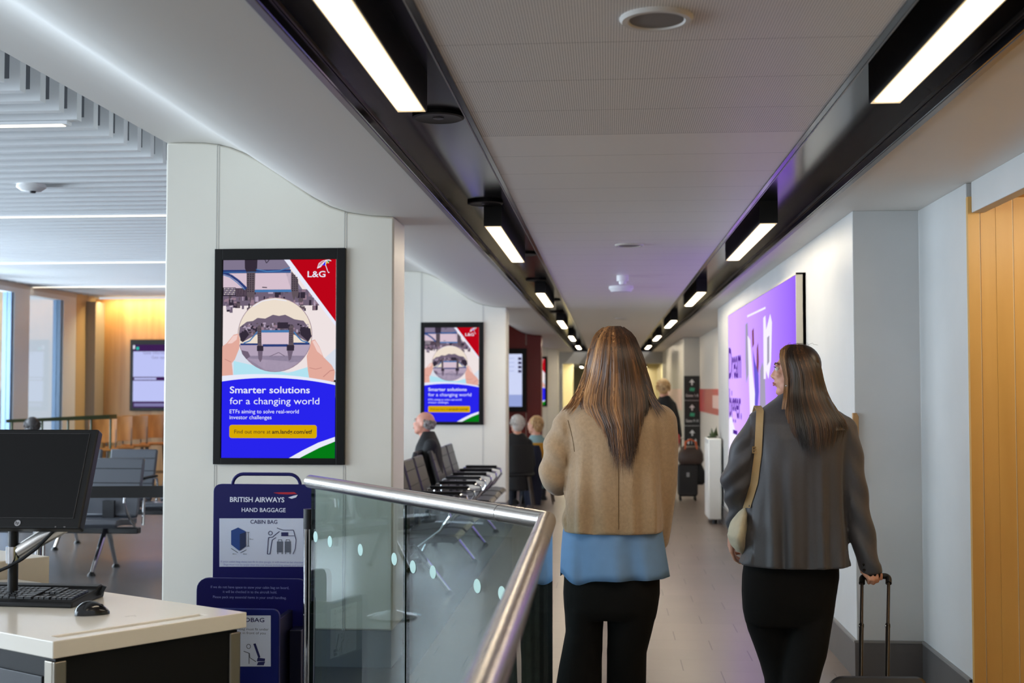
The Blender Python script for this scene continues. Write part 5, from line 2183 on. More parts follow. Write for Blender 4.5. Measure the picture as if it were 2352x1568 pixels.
sm = MB()
pts = on_cloth(bv, [(1421, y) for y in range(1040, 1217, 8)], YA, 0.0003)
sm.tube(pts, 0.0014, 5)
sm.build('seam', mat('tan_seam', (96, 74, 48), 0.9), jk, at=PA)
sm = MB()
pts = on_cloth(bv, [(1303 + 0.14 * (y - 960) + 6 * math.sin((y - 960) / 40), y) for y in range(965, 1040, 8)], YA, 0.0003)
if len(pts) > 3:
    sm.tube(pts, 0.0016, 5)
    sm.build('seam', _mats['tan_seam'], jk, at=PA)

# shirt tail below the jacket
M_SHIRT = mat('blue_shirt_cotton', (104, 142, 190), 0.7, var=0.04, vscale=20)
rings = []
for k in range(9):
    t = k / 8
    py = 1190 + (1322 - 1190) * t
    l, r = interp([(1190, 1300, 1515), (1215, 1294, 1520), (1260, 1290, 1527), (1300, 1288, 1534), (1325, 1288, 1538)], py)
    ring = []
    n = 72
    for j in range(n):
        a = 2 * math.pi * j / n
        ca, sa = math.cos(a), math.sin(a)
        fold = 1 + t * (0.085 * math.sin(7 * a + 0.6) + 0.06 * math.sin(13 * a + 2))
        pz = py
        # the left tail hangs lower, with a notch beside it
        pxl = (l + r) / 2 + (r - l) / 2 * ca
        if sa < 0:
            pz += t * 12 * math.exp(-((pxl - 1330) / 22) ** 2) - t * 10 * math.exp(-((pxl - 1290) / 12) ** 2)
            fold += t * 0.05 * math.exp(-((pxl - 1345) / 14) ** 2) - t * 0.05 * math.exp(-((pxl - 1366) / 10) ** 2) + t * 0.04 * math.exp(-((pxl - 1490) / 14) ** 2)
        q = W(pxl, pz)
        ring.append(Vector((q.x, YA + 0.130 * sa * fold * (1 + 0.12 * t), q.z)))
    rings.append(ring)
shell(rings, 'shirt', M_SHIRT, wa, PA, 0.002)

# trousers
M_TROU = mat('black_trouser_cloth', (7, 7, 8), 0.9, spec=0.25, bump=0.15, bscale=300)
b = MB()
rows = []
for py, l, r, d in ((1285, 1302, 1508, 0.118), (1320, 1296, 1515, 0.125), (1360, 1294, 1515, 0.128), (1395, 1296, 1510, 0.120), (1415, 1298, 1506, 0.10)):
    p, q = W(l, py), W(r, py)
    rows.append((p.z, (p.x + q.x) / 2, YA, (q.x - p.x) / 2, d))
b.ellrings(rows[::-1], 32, 0, 2.4)
for tab, dy in (([(1395, 1297, 1397), (1420, 1298, 1387), (1450, 1299, 1385), (1490, 1291, 1385), (1530, 1283, 1384), (1568, 1277, 1383), (1640, 1268, 1384), (1720, 1262, 1382), (1772, 1260, 1382)], -0.09),
                ([(1395, 1386, 1509), (1420, 1395, 1504), (1450, 1395, 1498), (1500, 1393, 1487), (1568, 1393, 1486), (1640, 1390, 1484), (1720, 1388, 1486), (1762, 1386, 1490)], 0.14)):
    rows = []
    for py, l, r in tab:
        t = (py - 1395) / 380
        p, q = W(l, py), W(r, py)
        rows.append((p.z, (p.x + q.x) / 2, YA + dy * t * t + 0.04 * math.sin(math.pi * t), (q.x - p.x) / 2, 0.105 - 0.015 * math.sin(math.pi * t)))
    b.ellrings(rows[::-1], 28, 0, 2.2)
me = fuse(b, 0.006, 4, folds(0.006, 7, 3.0))
for v in me.vertices:
    v.co -= PA
put('trousers', me, M_TROU, wa, smooth=180)
q = W(1322, 1770)
shoe(wa, q.x, YA - 0.10, PA, 0.05)
q = W(1440, 1770)
shoe(wa, q.x, YA + 0.14, PA, -0.05)

# hair
edges = [(748, 1400, 1420), (752, 1385, 1434), (760, 1373, 1446), (775, 1363, 1458), (800, 1354, 1469), (830, 1347, 1480), (860, 1340, 1488), (885, 1332, 1495), (905, 1325, 1501), (930, 1322, 1503), (955, 1336, 1498), (980, 1356, 1492), (1010, 1366, 1489), (1040, 1372, 1487), (1075, 1376, 1484)]
depth = [(748, 0.02), (754, 0.058), (765, 0.090), (780, 0.112), (800, 0.124), (830, 0.128), (860, 0.124), (890, 0.128), (915, 0.145), (945, 0.172), (980, 0.188), (1080, 0.192)]
ends = [(-1, 940), (-0.8, 950), (-0.62, 985), (-0.45, 1040), (-0.1, 1052), (0.3, 1060), (0.5, 1045), (0.68, 985), (0.85, 948), (1, 945)]


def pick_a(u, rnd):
    base = 2.1 + 2.6 * noise.noise(Vector((u * 6.5, 1.7, 0))) + (1.35 if u < -0.45 else 0.0) - (0.5 if u > 0.2 else 0)  # paler left locks: dyed highlights, and partly side light put into the colour
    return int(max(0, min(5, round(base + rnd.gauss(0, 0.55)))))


hb_ = hair_strands(edges, ends, depth, YA + 0.03, 749, 1100, 11, pick_a, 0.009, 0.0024, 0.0052, 17)
# locks sweeping outward over both shoulders
rnd = random.Random(4)
for side, n in ((-1, 80), (1, 40)):
    for i in range(n):
        t0 = rnd.random()
        kend = rnd.uniform(3.1, 4.0)
        if side < 0:
            cp = [(1352 + 14 * t0, 800), (1343 + 14 * t0, 850), (1326 + 18 * t0, 895), (1306 + 24 * t0, 925 + 6 * t0), (1288 + 26 * t0, 944 + 12 * t0)]
        else:
            cp = [(1462 - 12 * t0, 800), (1478 - 12 * t0, 850), (1496 - 14 * t0, 895), (1514 - 18 * t0, 925 + 6 * t0), (1538 - 22 * t0, 948 + 22 * t0)]
        dd = [0.06, 0.065, 0.085, 0.115, 0.128]
        pts, rads = [], []
        for k in range(13):
            s = k / 12 * kend
            j = min(3, int(s))
            f_ = s - j
            px = cp[j][0] * (1 - f_) + cp[j + 1][0] * f_ + rnd.gauss(0, 0.4)
            py = cp[j][1] * (1 - f_) + cp[j + 1][1] * f_
            de = dd[j] * (1 - f_) + dd[j + 1] * f_ + 0.015 * rnd.random() * 0.4
            pts.append(W(px, py, 0.03 - de))
            rads.append(0.003 * (1.0 if k < 8 else max(0.06, (12 - k) / 4.5)))
        hb_.tube(pts, rads, 6, pick_a(side * rnd.uniform(0.6, 1.0), rnd), True, 0.5, up=(1, 0, 0))
rows = []
for py, k in ((753, 0.75), (765, 0.86), (790, 0.92), (830, 0.94), (870, 0.93), (905, 0.90), (940, 0.80), (985, 0.74)):
    l, r = interp(edges, py)
    d = interp(depth, py)[0] - 0.010
    p, q = W((l + r) / 2 - (r - l) / 2 * k, py), W((l + r) / 2 + (r - l) / 2 * k, py)
    fr_ = 0.085 if py < 830 else 0.02
    rows.append((p.z, (p.x + q.x) / 2, YA + 0.03 + (fr_ - d) / 2, (q.x - p.x) / 2, (fr_ + d) / 2))
hb_.ellrings(rows[::-1], 28, 0)
hb_.ball(HA + Vector((0, -0.010, 0.016)), (0.083, 0.100, 0.097), 28, 18, 1)
hb_.build('hair', HAIR['brown'], wa, smooth=60, at=PA)

# ------------------------------------------------------------------ woman in the grey blazer
YB = 5.2
rb = aty(1820, 1250, YB)
PB = Vector((rb.x, YB, 0))
wb = thing('person', 'woman in a dark grey blazer looking left, pulling a suitcase, right of centre', 'person', tuple(PB))


def V(px, py, dy=0.0):
    return aty(px, py, YB + dy)


FB = (-0.955, 0.22, 0.02)
HB = V(1828, 849, 0.0)
b = MB()
head(b, HB, FB, 0.92)
rows = []
for py, l, r, d in ((905, 1802, 1858, 0.05), (935, 1770, 1895, 0.07), (970, 1745, 1925, 0.09), (1050, 1752, 1915, 0.10), (1150, 1752, 1905, 0.09), (1230, 1735, 1910, 0.10), (1310, 1722, 1915, 0.11), (1380, 1722, 1905, 0.09)):
    p, q = V(l, py), V(r, py)
    rows.append((p.z, (p.x + q.x) / 2, YB, (q.x - p.x) / 2, d))
b.ellrings(rows)
WR = V(2006, 1302, -0.03)
for pts, rr in (([V(1750, 968), V(1716, 1035), V(1692, 1108), V(1694, 1165, 0.06), V(1684, 1222, 0.12)], [0.045, 0.042, 0.036, 0.03, 0.023]),
                ([V(1930, 978), V(1950, 1060), V(1962, 1140, -0.01), V(1980, 1215, -0.02), WR], [0.045, 0.042, 0.036, 0.031, 0.024]),
                ([V(1775, 1390), V(1790, 1490, 0.05), V(1795, 1580, 0.03), V(1790, 1690, -0.02)], [0.08, 0.06, 0.05, 0.036]),
                ([V(1862, 1390), V(1835, 1490, -0.02), V(1830, 1580, -0.06), V(1815, 1685, -0.10)], [0.08, 0.06, 0.05, 0.036])):
    limb(b, pts, rr)
hand(b, V(1684, 1222, 0.12), (-0.1, 0.25, -0.95), (1, 0.1, 0.0), (0.5, 0.6, 0.4), 1, 0.95)
BAR = V(2009, 1328, -0.035)
hand(b, BAR + Vector((-0.008, 0.021, 0.074)), (0.09, 0.02, -1), (0, -1, 0), (1.15, 1.35, 0.75), 1, 0.88, 0.9)
me = fuse(b, 0.0050, 3)
for v in me.vertices:
    v.co -= PB
put('body', me, M_SKIN, wb, smooth=180)
face_parts(wb, HB, FB, 0.92, PB)

M_GREY = mat('grey_suiting', (66, 66, 72), 0.55, var=0.05, vscale=120, bump=0.08, bscale=500, sheen=0.1)
b = MB()
rows = []
for py, l, r, d, cy in ((1294, 1701, 1953, 0.165, 0.0), (1250, 1704, 1947, 0.160, 0), (1200, 1711, 1940, 0.155, 0), (1160, 1718, 1936, 0.150, 0), (1100, 1726, 1936, 0.148, 0), (1050, 1732, 1939, 0.146, 0), (1005, 1729, 1946, 0.142, 0.0), (972, 1722, 1953, 0.128, 0.005), (950, 1734, 1938, 0.108, 0.01), (930, 1760, 1908, 0.085, 0.012), (912, 1786, 1876, 0.068, 0.015), (900, 1794, 1868, 0.064, 0.018)):
    p, q = V(l, py), V(r, py)
    rows.append((p.z, (p.x + q.x) / 2, YB + cy, (q.x - p.x) / 2, d))
b.ellrings(rows, 36, 0, 2.3)
limb(b, [V(1749, 975), V(1722, 1020), V(1703, 1065), V(1691, 1108, 0.01)], [0.066, 0.065, 0.062, 0.060], 20)
limb(b, [V(1691, 1108, 0.01), V(1697, 1150, 0.05), V(1694, 1185, 0.09), V(1692, 1214, 0.12)], [0.060, 0.053, 0.046, 0.042], 20)
limb(b, [V(1932, 990), V(1946, 1050), V(1956, 1110, -0.01), V(1968, 1170, -0.015), V(1982, 1235, -0.02), V(1997, 1296, -0.03)], [0.070, 0.066, 0.061, 0.056, 0.052, 0.047], 20)
b.lathe(V(2001, 1312, -0.031), [(0.0, -0.006), (0.044, -0.006), (0.046, 0.03), (0.0, 0.03)], 20)


def grey_folds(co, n):
    p = co
    v = 0.005 * noise.noise(Vector((p.x * 10, p.y * 10, p.z * 2.2 + 5)))
    v += 0.003 * noise.noise(Vector((p.x * 24, p.y * 24, p.z * 8)))
    if p.y < YB:
        for px, amp, wd in ((1765, 0.020, 0.020), (1806, 0.016, 0.020), (1873, 0.020, 0.014), (1916, 0.014, 0.018)):
            xx = V(px, 1150).x
            v += amp * math.exp(-((p.x - xx) / wd) ** 2) * max(0.0, min(1, (1.30 - p.z) / 0.4))
        for px, amp, wd in ((1786, 0.014, 0.013), (1843, 0.013, 0.016), (1895, 0.012, 0.013)):
            xx = V(px, 1150).x
            v -= amp * math.exp(-((p.x - xx) / wd) ** 2) * max(0.0, min(1, (1.25 - p.z) / 0.4))
        # centre back vent
        v -= 0.004 * math.exp(-((p.x - V(1872, 1200).x - 0.006) / 0.004) ** 2) * (1 if p.z < 1.02 else 0)
    if p.x < V(1722, 1100).x:
        v += 0.007 * math.sin(p.z * 60 - p.x * 50 + 1)
    if p.x > V(1945, 1100).x:
        v += 0.004 * math.sin(p.z * 46 + p.x * 60)
    return n * v


me = fuse(b, 0.0070, 4, grey_folds)
bvB = bvh_of(me)
for v in me.vertices:
    v.co -= PB
jb = put('jacket', me, M_GREY, wb, smooth=180)
sm = MB()
for zz in (0, 1):
    q = V(2001, 1288, -0.031)
    sm.tube([q + Vector((-0.038 + 0.002 * zz, -0.030, -0.01 - 0.022 * zz)), q + Vector((-0.036 + 0.002 * zz, -0.034, -0.012 - 0.022 * zz))], 0.006, 10)
sm.build('cuff_button', mat('dark_button', (22, 20, 20), 0.3), jb, at=PB)

b = MB()
rows = []
for py, l, r, d in ((1275, 1712, 1925, 0.125), (1320, 1705, 1927, 0.130), (1360, 1704, 1921, 0.130), (1400, 1706, 1916, 0.120), (1430, 1712, 1909, 0.105)):
    p, q = V(l, py), V(r, py)
    rows.append((p.z, (p.x + q.x) / 2, YB, (q.x - p.x) / 2, d))
b.ellrings(rows[::-1], 32, 0, 2.4)
for tab, dy in (([(1400, 1706, 1822), (1450, 1719, 1826), (1500, 1739, 1832), (1530, 1750, 1834), (1568, 1761, 1836), (1640, 1764, 1838), (1700, 1762, 1840)], 0.02),
                ([(1400, 1800, 1917), (1450, 1806, 1905), (1500, 1800, 1893), (1530, 1796, 1882), (1568, 1793, 1870), (1640, 1785, 1858), (1692, 1780, 1855)], -0.10)):
    rows = []
    for py, l, r in tab:
        t = (py - 1400) / 300
        p, q = V(l, py), V(r, py)
        rows.append((p.z, (p.x + q.x) / 2, YB + dy * t + 0.05 * math.sin(math.pi * t) * (1 if dy > 0 else -0.2), (q.x - p.x) / 2, 0.10 - 0.02 * t))
    b.ellrings(rows[::-1], 28, 0, 2.2)
me = fuse(b, 0.008, 4, folds(0.006, 7, 8.0))
for v in me.vertices:
    v.co -= PB
put('trousers', me, M_TROU, wb, smooth=180)
q = V(1800, 1700)
shoe(wb, q.x, YB + 0.02, PB, 0.05)
q = V(1818, 1695)
shoe(wb, q.x, YB - 0.13, PB, -0.02)

edgesB = [(790, 1815, 1842), (794, 1802, 1857), (802, 1793, 1868), (815, 1790, 1877), (830, 1795, 1883), (850, 1803, 1888), (875, 1804, 1893), (900, 1801, 1900), (920, 1799, 1909), (945, 1797, 1926), (965, 1797, 1942), (985, 1798, 1950), (1010, 1808, 1944), (1035, 1818, 1936)]
depthB = [(790, 0.02), (796, 0.046), (804, 0.066), (815, 0.080), (835, 0.092), (870, 0.096), (900, 0.108), (925, 0.130), (950, 0.158), (985, 0.178), (1050, 0.186)]
endsB = [(-1, 975), (-0.75, 1000), (-0.4, 1020), (0, 1030), (0.4, 1018), (0.75, 1000), (1, 985)]


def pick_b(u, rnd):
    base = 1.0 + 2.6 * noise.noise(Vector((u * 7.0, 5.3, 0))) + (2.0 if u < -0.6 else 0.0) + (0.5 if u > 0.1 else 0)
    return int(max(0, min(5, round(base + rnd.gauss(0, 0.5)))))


hbB = hair_strands(edgesB, endsB, depthB, YB, 791, 1000, 23, pick_b, 0.002, 0.0022, 0.0046)
rows = []
for py, k in ((795, 0.7), (806, 0.84), (830, 0.90), (870, 0.90), (905, 0.88), (945, 0.84), (985, 0.78)):
    l, r = interp(edgesB, py)
    if py < 900:
        l += 7
    d = interp(depthB, py)[0] - 0.010
    p, q = V((l + r) / 2 - (r - l) / 2 * k, py), V((l + r) / 2 + (r - l) / 2 * k, py)
    fr_ = 0.085 if py < 860 else 0.03
    rows.append((p.z, (p.x + q.x) / 2, YB + (fr_ - d) / 2, (q.x - p.x) / 2, (fr_ + d) / 2))
hbB.ellrings(rows[::-1], 28, 0)
f_, s_, u_ = frame(FB)
hbB.ball(HB - f_ * 0.022 + u_ * 0.019, (0.078, 0.083, 0.088), 28, 18, 1, Matrix((s_, f_, u_)).transposed())
# hair drawn back from the temple and a few loose hairs on the crown
rnd = random.Random(9)
for i in range(60):
    s = rnd.random()
    cp = [(1793 + 12 * s, 803), (1791 + 12 * s, 822), (1797 + 10 * s, 845), (1803 + 8 * s, 872), (1800 + 10 * s, 905), (1795 + 10 * s, 940)]
    pts, rads = [], []
    for k in range(13):
        t = k / 12 * 5
        j = min(4, int(t))
        f_ = t - j
        px = cp[j][0] * (1 - f_) + cp[j + 1][0] * f_
        py = cp[j][1] * (1 - f_) + cp[j + 1][1] * f_
        pts.append(V(px, py, -0.066 - 0.012 * min(1, t / 2) - 0.01 * s * (1 if t > 1 else t) - (0.03 if t > 4 else 0.0)))
        rads.append(0.0026 * (1 if k < 9 else max(0.08, (12 - k) / 4)))
    hbB.tube(pts, rads, 6, rnd.choice((2, 3, 4, 5, 4)), True, 0.5, up=(1, 0, 0))
for i in range(10):
    x0_ = rnd.uniform(1805, 1860)
    pts = [V(x0_ + k * rnd.uniform(2, 5), 793 - 4 * math.sin(k / 5 * 3.1) - rnd.random() * 2, -0.02) for k in range(6)]
    hbB.tube(pts, 0.0004, 4, 1)
hbB.build('hair', HAIR['dark'], wb, smooth=60, at=PB)
q = HB + Vector((0.0, -0.082, -0.075))
MB().ball(V(1806, 886, -0.105), 0.004, 10, 8).build('earring', M_CHROME, wb, at=PB)

# shoulder bag
pbag = V(1692, 1218, 0.02)
bag = thing('shoulder_bag', 'cream soft shoulder bag hanging at the left hip of the grey blazer woman', 'bag', tuple(pbag))
b = MB()
nr = 18
rings = []
for k in range(nr + 1):
    t = k / nr
    z = V(1692, 1163 + (1272 - 1163) * t).z
    cxp = interp([(0, 1712), (0.3, 1698), (0.6, 1692), (0.85, 1697), (1, 1704)], t)[0]
    wpx = interp([(0, 3), (0.12, 11), (0.35, 18), (0.6, 21), (0.82, 17), (0.94, 10), (1, 2)], t)[0]
    q = V(cxp, 1218, 0.02)
    ring = []
    for j in range(28):
        a = 2 * math.pi * j / 28
        rr = wpx / 538 * (1 + 0.10 * math.sin(5 * a + t * 6) * math.sin(math.pi * t))
        dd = 0.125 * math.sin(math.pi * min(1, max(0.03, t * 0.94 + 0.03))) ** 0.7
        ring.append(Vector((q.x + rr * math.cos(a), YB + 0.02 + dd * math.sin(a), z)))
    rings.append(ring)
b.loft(rings)
b.build('bag_body', mat('cream_fabric', (204, 194, 168), 0.8, var=0.05, vscale=40, bump=0.2, bscale=120), bag, smooth=180, at=pbag)
M_STRAP = mat('beige_webbing', (176, 148, 104), 0.8, bump=0.2, bscale=300)


def strap_on(px_pts, half, off):
    lft = on_cloth(bvB, [(x - half, y) for x, y in px_pts], YB, off)
    rgt = on_cloth(bvB, [(x + half, y) for x, y in px_pts], YB, off)
    return lft, rgt


path = [(1746 - (y - 940) * 0.05 if y < 1045 else 1740.5 - (y - 1045) * 0.13 - max(0, y - 1110) * 0.18, y) for y in range(944, 1172, 6)]
lft, rgt = strap_on(path, 8.5, 0.006)
m_ = min(len(lft), len(rgt))
b = MB()
top = (lft[0] + rgt[0]) / 2
rings = []
over = [Vector((0, 0.16, -0.01)), Vector((0, 0.09, 0.022)), Vector((0, 0.03, 0.012))]
for o_ in over:
    rings.append([lft[0] + o_, rgt[0] + o_, rgt[0] + o_ * 1.0 + Vector((0, 0.001, -0.004)), lft[0] + o_ + Vector((0, 0.001, -0.004))])
for i in range(m_):
    dn = Vector((0, 0.004, 0))
    rings.append([lft[i], rgt[i], rgt[i] + dn, lft[i] + dn])
b.loft(rings)
b.build('strap', M_STRAP, bag, smooth=40, at=pbag)
c = on_cloth(bvB, [(1740, 1033)], YB, 0.009)[0]
b = MB()
for dx, dz, sx_, sz_ in ((0, 0.012, 0.044, 0.005), (0, -0.012, 0.044, 0.005), (-0.0195, 0, 0.005, 0.029), (0.0195, 0, 0.005, 0.029), (0, 0.0, 0.040, 0.004)):
    b.cbox(c + Vector((dx, 0, dz)), (sx_, 0.006, sz_))
b.build('buckle', mat('beige_buckle', (168, 138, 92), 0.4), bag, smooth=0, bevel=0.001, at=pbag)

# suitcase pulled by the handle
psu = V(2010, 1600, -0.6)
hl, hr = V(1980, 1330, -0.035), V(2041, 1330, -0.035)
bl_, br_ = aty(1977, 1562, 4.78), aty(2037, 1562, 4.78)
dirv = ((bl_ - hl) + (br_ - hr)).normalized()
sroot = Vector(((bl_.x + br_.x) / 2, 4.5, 0))
su = thing('suitcase', 'black wheeled suitcase with a raised pull handle held by the grey blazer woman', 'suitcase', tuple(sroot))
M_CASE = mat('black_suitcase', (26, 26, 30), 0.35, bump=0.06, bscale=200)
M_TUBE = mat('dark_handle_tube', (44, 38, 36), 0.28, metal=0.6)
for a_, c_ in ((hl, bl_), (hr, br_)):
    b = MB()
    mid = a_ + (c_ - a_) * 0.48
    b.tube([a_ + dirv * 0.012, mid], 0.0085, 12, flat=0.8)
    tb = b.build('handle_tube', M_TUBE, su, at=sroot)
    b = MB()
    b.tube([mid, c_ + dirv * 0.11], 0.0105, 12, flat=0.85)
    b.tube([mid - dirv * 0.006, mid + dirv * 0.006], 0.0118, 12, flat=0.85)
    b.build('handle_sleeve', mat('dark_handle_sleeve', (30, 27, 26), 0.3, metal=0.5), su, at=sroot)
    b = MB()
    b.ball(mid + Vector((-0.009, -0.004, 0.0)), 0.0045, 10, 8)
    b.build('rivet', M_CHROME, tb, at=sroot)
b = MB()
up_ = -dirv
cc = (hl + hr) / 2
xv = (hr - hl).normalized()
hw = (hr - hl).length / 2
pts = [hl + dirv * 0.022, hl + dirv * 0.004]
for a in range(0, 91, 18):
    pts.append(hl + xv * (0.018 * (1 - math.cos(math.radians(a)))) + up_ * (0.018 * math.sin(math.radians(a))))
for a in range(90, -1, -18):
    pts.append(hr - xv * (0.018 * (1 - math.cos(math.radians(a)))) + up_ * (0.018 * math.sin(math.radians(a))))
pts += [hr + dirv * 0.004, hr + dirv * 0.022]
b.tube(pts, 0.0125, 14, flat=1.0)
b.build('grip', M_PLBLACK, su, at=sroot)
# body: slab along the pull direction
zdir = up_
xdir = xv
ydir = zdir.cross(xdir).normalized()
if ydir.y > 0:
    ydir = -ydir
topc = (bl_ + br_) / 2 + dirv * 0.085
Lc = (topc.z - 0.07) / -dirv.z
b = MB()
pts = rrect(0, 0, 0.36, Lc, 0.05, 6)
oc = topc + dirv * (Lc / 2) + ydir * -0.05
b.prism([oc + xdir * x + zdir * z for x, z in pts], ydir * 0.20)
b.build('shell', M_CASE, su, smooth=30, bevel=0.02, at=sroot)
b = MB()
b.tube([topc + xdir * -0.05 + ydir * 0.06 + zdir * -0.004, topc + xdir * -0.05 + ydir * 0.06 + zdir * 0.018, topc + xdir * 0.05 + ydir * 0.06 + zdir * 0.018, topc + xdir * 0.05 + ydir * 0.06 + zdir * -0.004], 0.007, 8)
b.build('carry_handle', M_PLBLACK, su, at=sroot)
for s in (-1, 1):
    wc = topc + dirv * (Lc - 0.01) + xdir * (0.13 * s) + ydir * 0.0
    wc.z = 0.035
    b = MB()
    b.lathe(wc, [(0.0, -0.014), (0.035, -0.014), (0.035, 0.014), (0.0, 0.014)], 18, 0, 'x')
    b.build('wheel', M_DBLACK, su, at=sroot)
# ------------------------------------------------------------------ people farther away
def far_person(name_label, Y, head_px, head_k, f, body, legs, coat_rows, arms, coat_mat, hair=None, trouser=None, skin=None, group=None, hands=()):
    """a smaller figure: continuous body, coat, hair and trousers as parts. Rows and points are in photograph pixels at distance Y"""
    q = aty(head_px[0], head_px[1], Y)
    root = Vector((q.x, Y, 0))
    t = thing('person', name_label, 'person', tuple(root), 0, group)
    P = lambda px, py, dy=0.0: aty(px, py, Y + dy)
    b = MB()
    H = P(*head_px)
    head(b, H, f, head_k)
    f_, s_, u_ = frame(f)
    for pts, rr in body:
        limb(b, [P(*p) if len(p) < 4 else Vector(p[:3]) for p in pts], rr, 12)
    for w, d, n, sg in hands:
        hand(b, P(*w), d, n, (0.5, 0.6, 0.4), sg)
    me = fuse(b, 0.009, 3)
    for v in me.vertices:
        v.co -= root
    put('body', me, skin or M_SKIN, t, smooth=180)
    face_parts(t, H, f, head_k, root)
    b = MB()
    rows = []
    for py, l, r, d, dy in coat_rows:
        p, q2 = P(l, py), P(r, py)
        rows.append((p.z, (p.x + q2.x) / 2, Y + dy, (q2.x - p.x) / 2, d))
    b.ellrings(rows, 28, 0, 2.2)
    for pts, rr in arms:
        limb(b, [P(*p) for p in pts], rr, 14)
    me = fuse(b, 0.011, 4, folds(0.010, 6, Y))
    for v in me.vertices:
        v.co -= root
    put('jacket', me, coat_mat, t, smooth=180)
    if legs:
        b = MB()
        for pts, rr in legs:
            limb(b, [P(*p) for p in pts], rr, 14)
        me = fuse(b, 0.011, 4)
        for v in me.vertices:
            v.co -= root
        put('trousers', me, trouser or M_TROU, t, smooth=180)
    return t, root, H, (f_, s_, u_), P


def short_hair(t, root, H, fr, k, mats, seed, full=True, length=0.06):
    f, s, u = fr
    R = Matrix((s, f, u)).transposed()
    b = MB()
    rnd = random.Random(seed)
    if full:
        b.ball(H - f * (0.030 * k) + u * (0.024 * k), (0.084 * k, 0.092 * k, 0.092 * k), 24, 16, 0, R)
        b.ball(H - f * (0.055 * k) - u * (0.03 * k), (0.074 * k, 0.058 * k, 0.075 * k), 20, 14, 0, R)
    else:
        b.ball(H - f * (0.052 * k) - u * (0.012 * k), (0.079 * k, 0.062 * k, 0.056 * k), 24, 14, 0, R)
    n = 160
    for i in range(n):
        a = rnd.uniform(0, 2 * math.pi)
        e = rnd.uniform(-0.5, 1.0 if full else 0.25)
        d = (s * math.cos(a) * math.cos(e) - f * abs(math.sin(a)) * math.cos(e) + u * math.sin(e))
        c = H - f * 0.02 * k + u * 0.015 * k
        p0 = c + d * 0.080 * k
        p1 = c + (d + Vector((0, 0, -0.22))).normalized() * 0.099 * k
        p2 = p1 + Vector((0, 0, -length * 0.5)) + d * 0.004
        b.tube([p0, p1, p2], [0.006, 0.006, 0.001], 5, rnd.randrange(len(mats)))
    return b.build('hair', mats, t, smooth=60, at=root)


M_COATB = mat('black_coat', (18, 18, 21), 0.8, bump=0.1, bscale=120)
M_NAVYT = mat('navy_trousers', (24, 26, 36), 0.8)
GREYH = [mat('grey_hair', (176, 172, 168), 0.5), mat('white_hair', (210, 206, 200), 0.5)]
BLONDE = [mat('blonde_hair', (190, 152, 104), 0.45), mat('pale_blonde_hair', (216, 184, 136), 0.45), mat('dark_blonde_hair', (150, 112, 70), 0.45)]

# man in black on the seats, looking left
YM = 12.0
fM = (-1, 0.12, 0.12)
t, rt, H, fr, P = far_person('balding older man in a black jacket seated before the second column, facing left', YM, (974, 970), 1.0, fM,
    body=[([(978, 1000), (985, 1050), (988, 1120)], [0.06, 0.11, 0.12]), ([(988, 1120, -0.1), (915, 1118, -0.1), (905, 1200, -0.1), (900, 1245, -0.1)], [0.08, 0.06, 0.05, 0.035]), ([(988, 1120, 0.1), (915, 1118, 0.12), (905, 1200, 0.12), (900, 1245, 0.12)], [0.08, 0.06, 0.05, 0.035])],
    legs=[([(990, 1124, -0.1), (918, 1120, -0.11), (908, 1180, -0.11), (902, 1238, -0.11)], [0.095, 0.075, 0.065, 0.06]), ([(990, 1124, 0.1), (918, 1120, 0.13), (908, 1180, 0.13), (902, 1238, 0.13)], [0.095, 0.075, 0.065, 0.06])],
    coat_rows=[(1136, 955, 1018, 0.17, 0), (1100, 952, 1018, 0.17, 0), (1060, 950, 1017, 0.19, 0), (1025, 956, 1012, 0.20, 0), (1005, 964, 1004, 0.15, 0), (990, 970, 998, 0.08, 0)],
    arms=[([(990, 1022, -0.19), (972, 1075, -0.23), (935, 1092, -0.15)], [0.065, 0.058, 0.042]), ([(990, 1022, 0.19), (972, 1075, 0.23), (935, 1092, 0.15)], [0.065, 0.058, 0.042])],
    coat_mat=M_COATB, trouser=M_NAVYT, skin=M_SKINR, hands=[((932, 1093, -0.14), (-1, 0.3, -0.2), (0, 0, -1), 1), ((932, 1093, 0.14), (-1, -0.3, -0.2), (0, 0, -1), -1)])
short_hair(t, rt, H, fr, 1.0, [GREYH[0], mat('dark_grey_hair', (120, 112, 106), 0.5)], 3, False, 0.02)
for sg in (-1, 1):
    shoe(t, P(898, 1245, 0.12 * sg).x, YM + 0.12 * sg, rt, math.pi / 2)

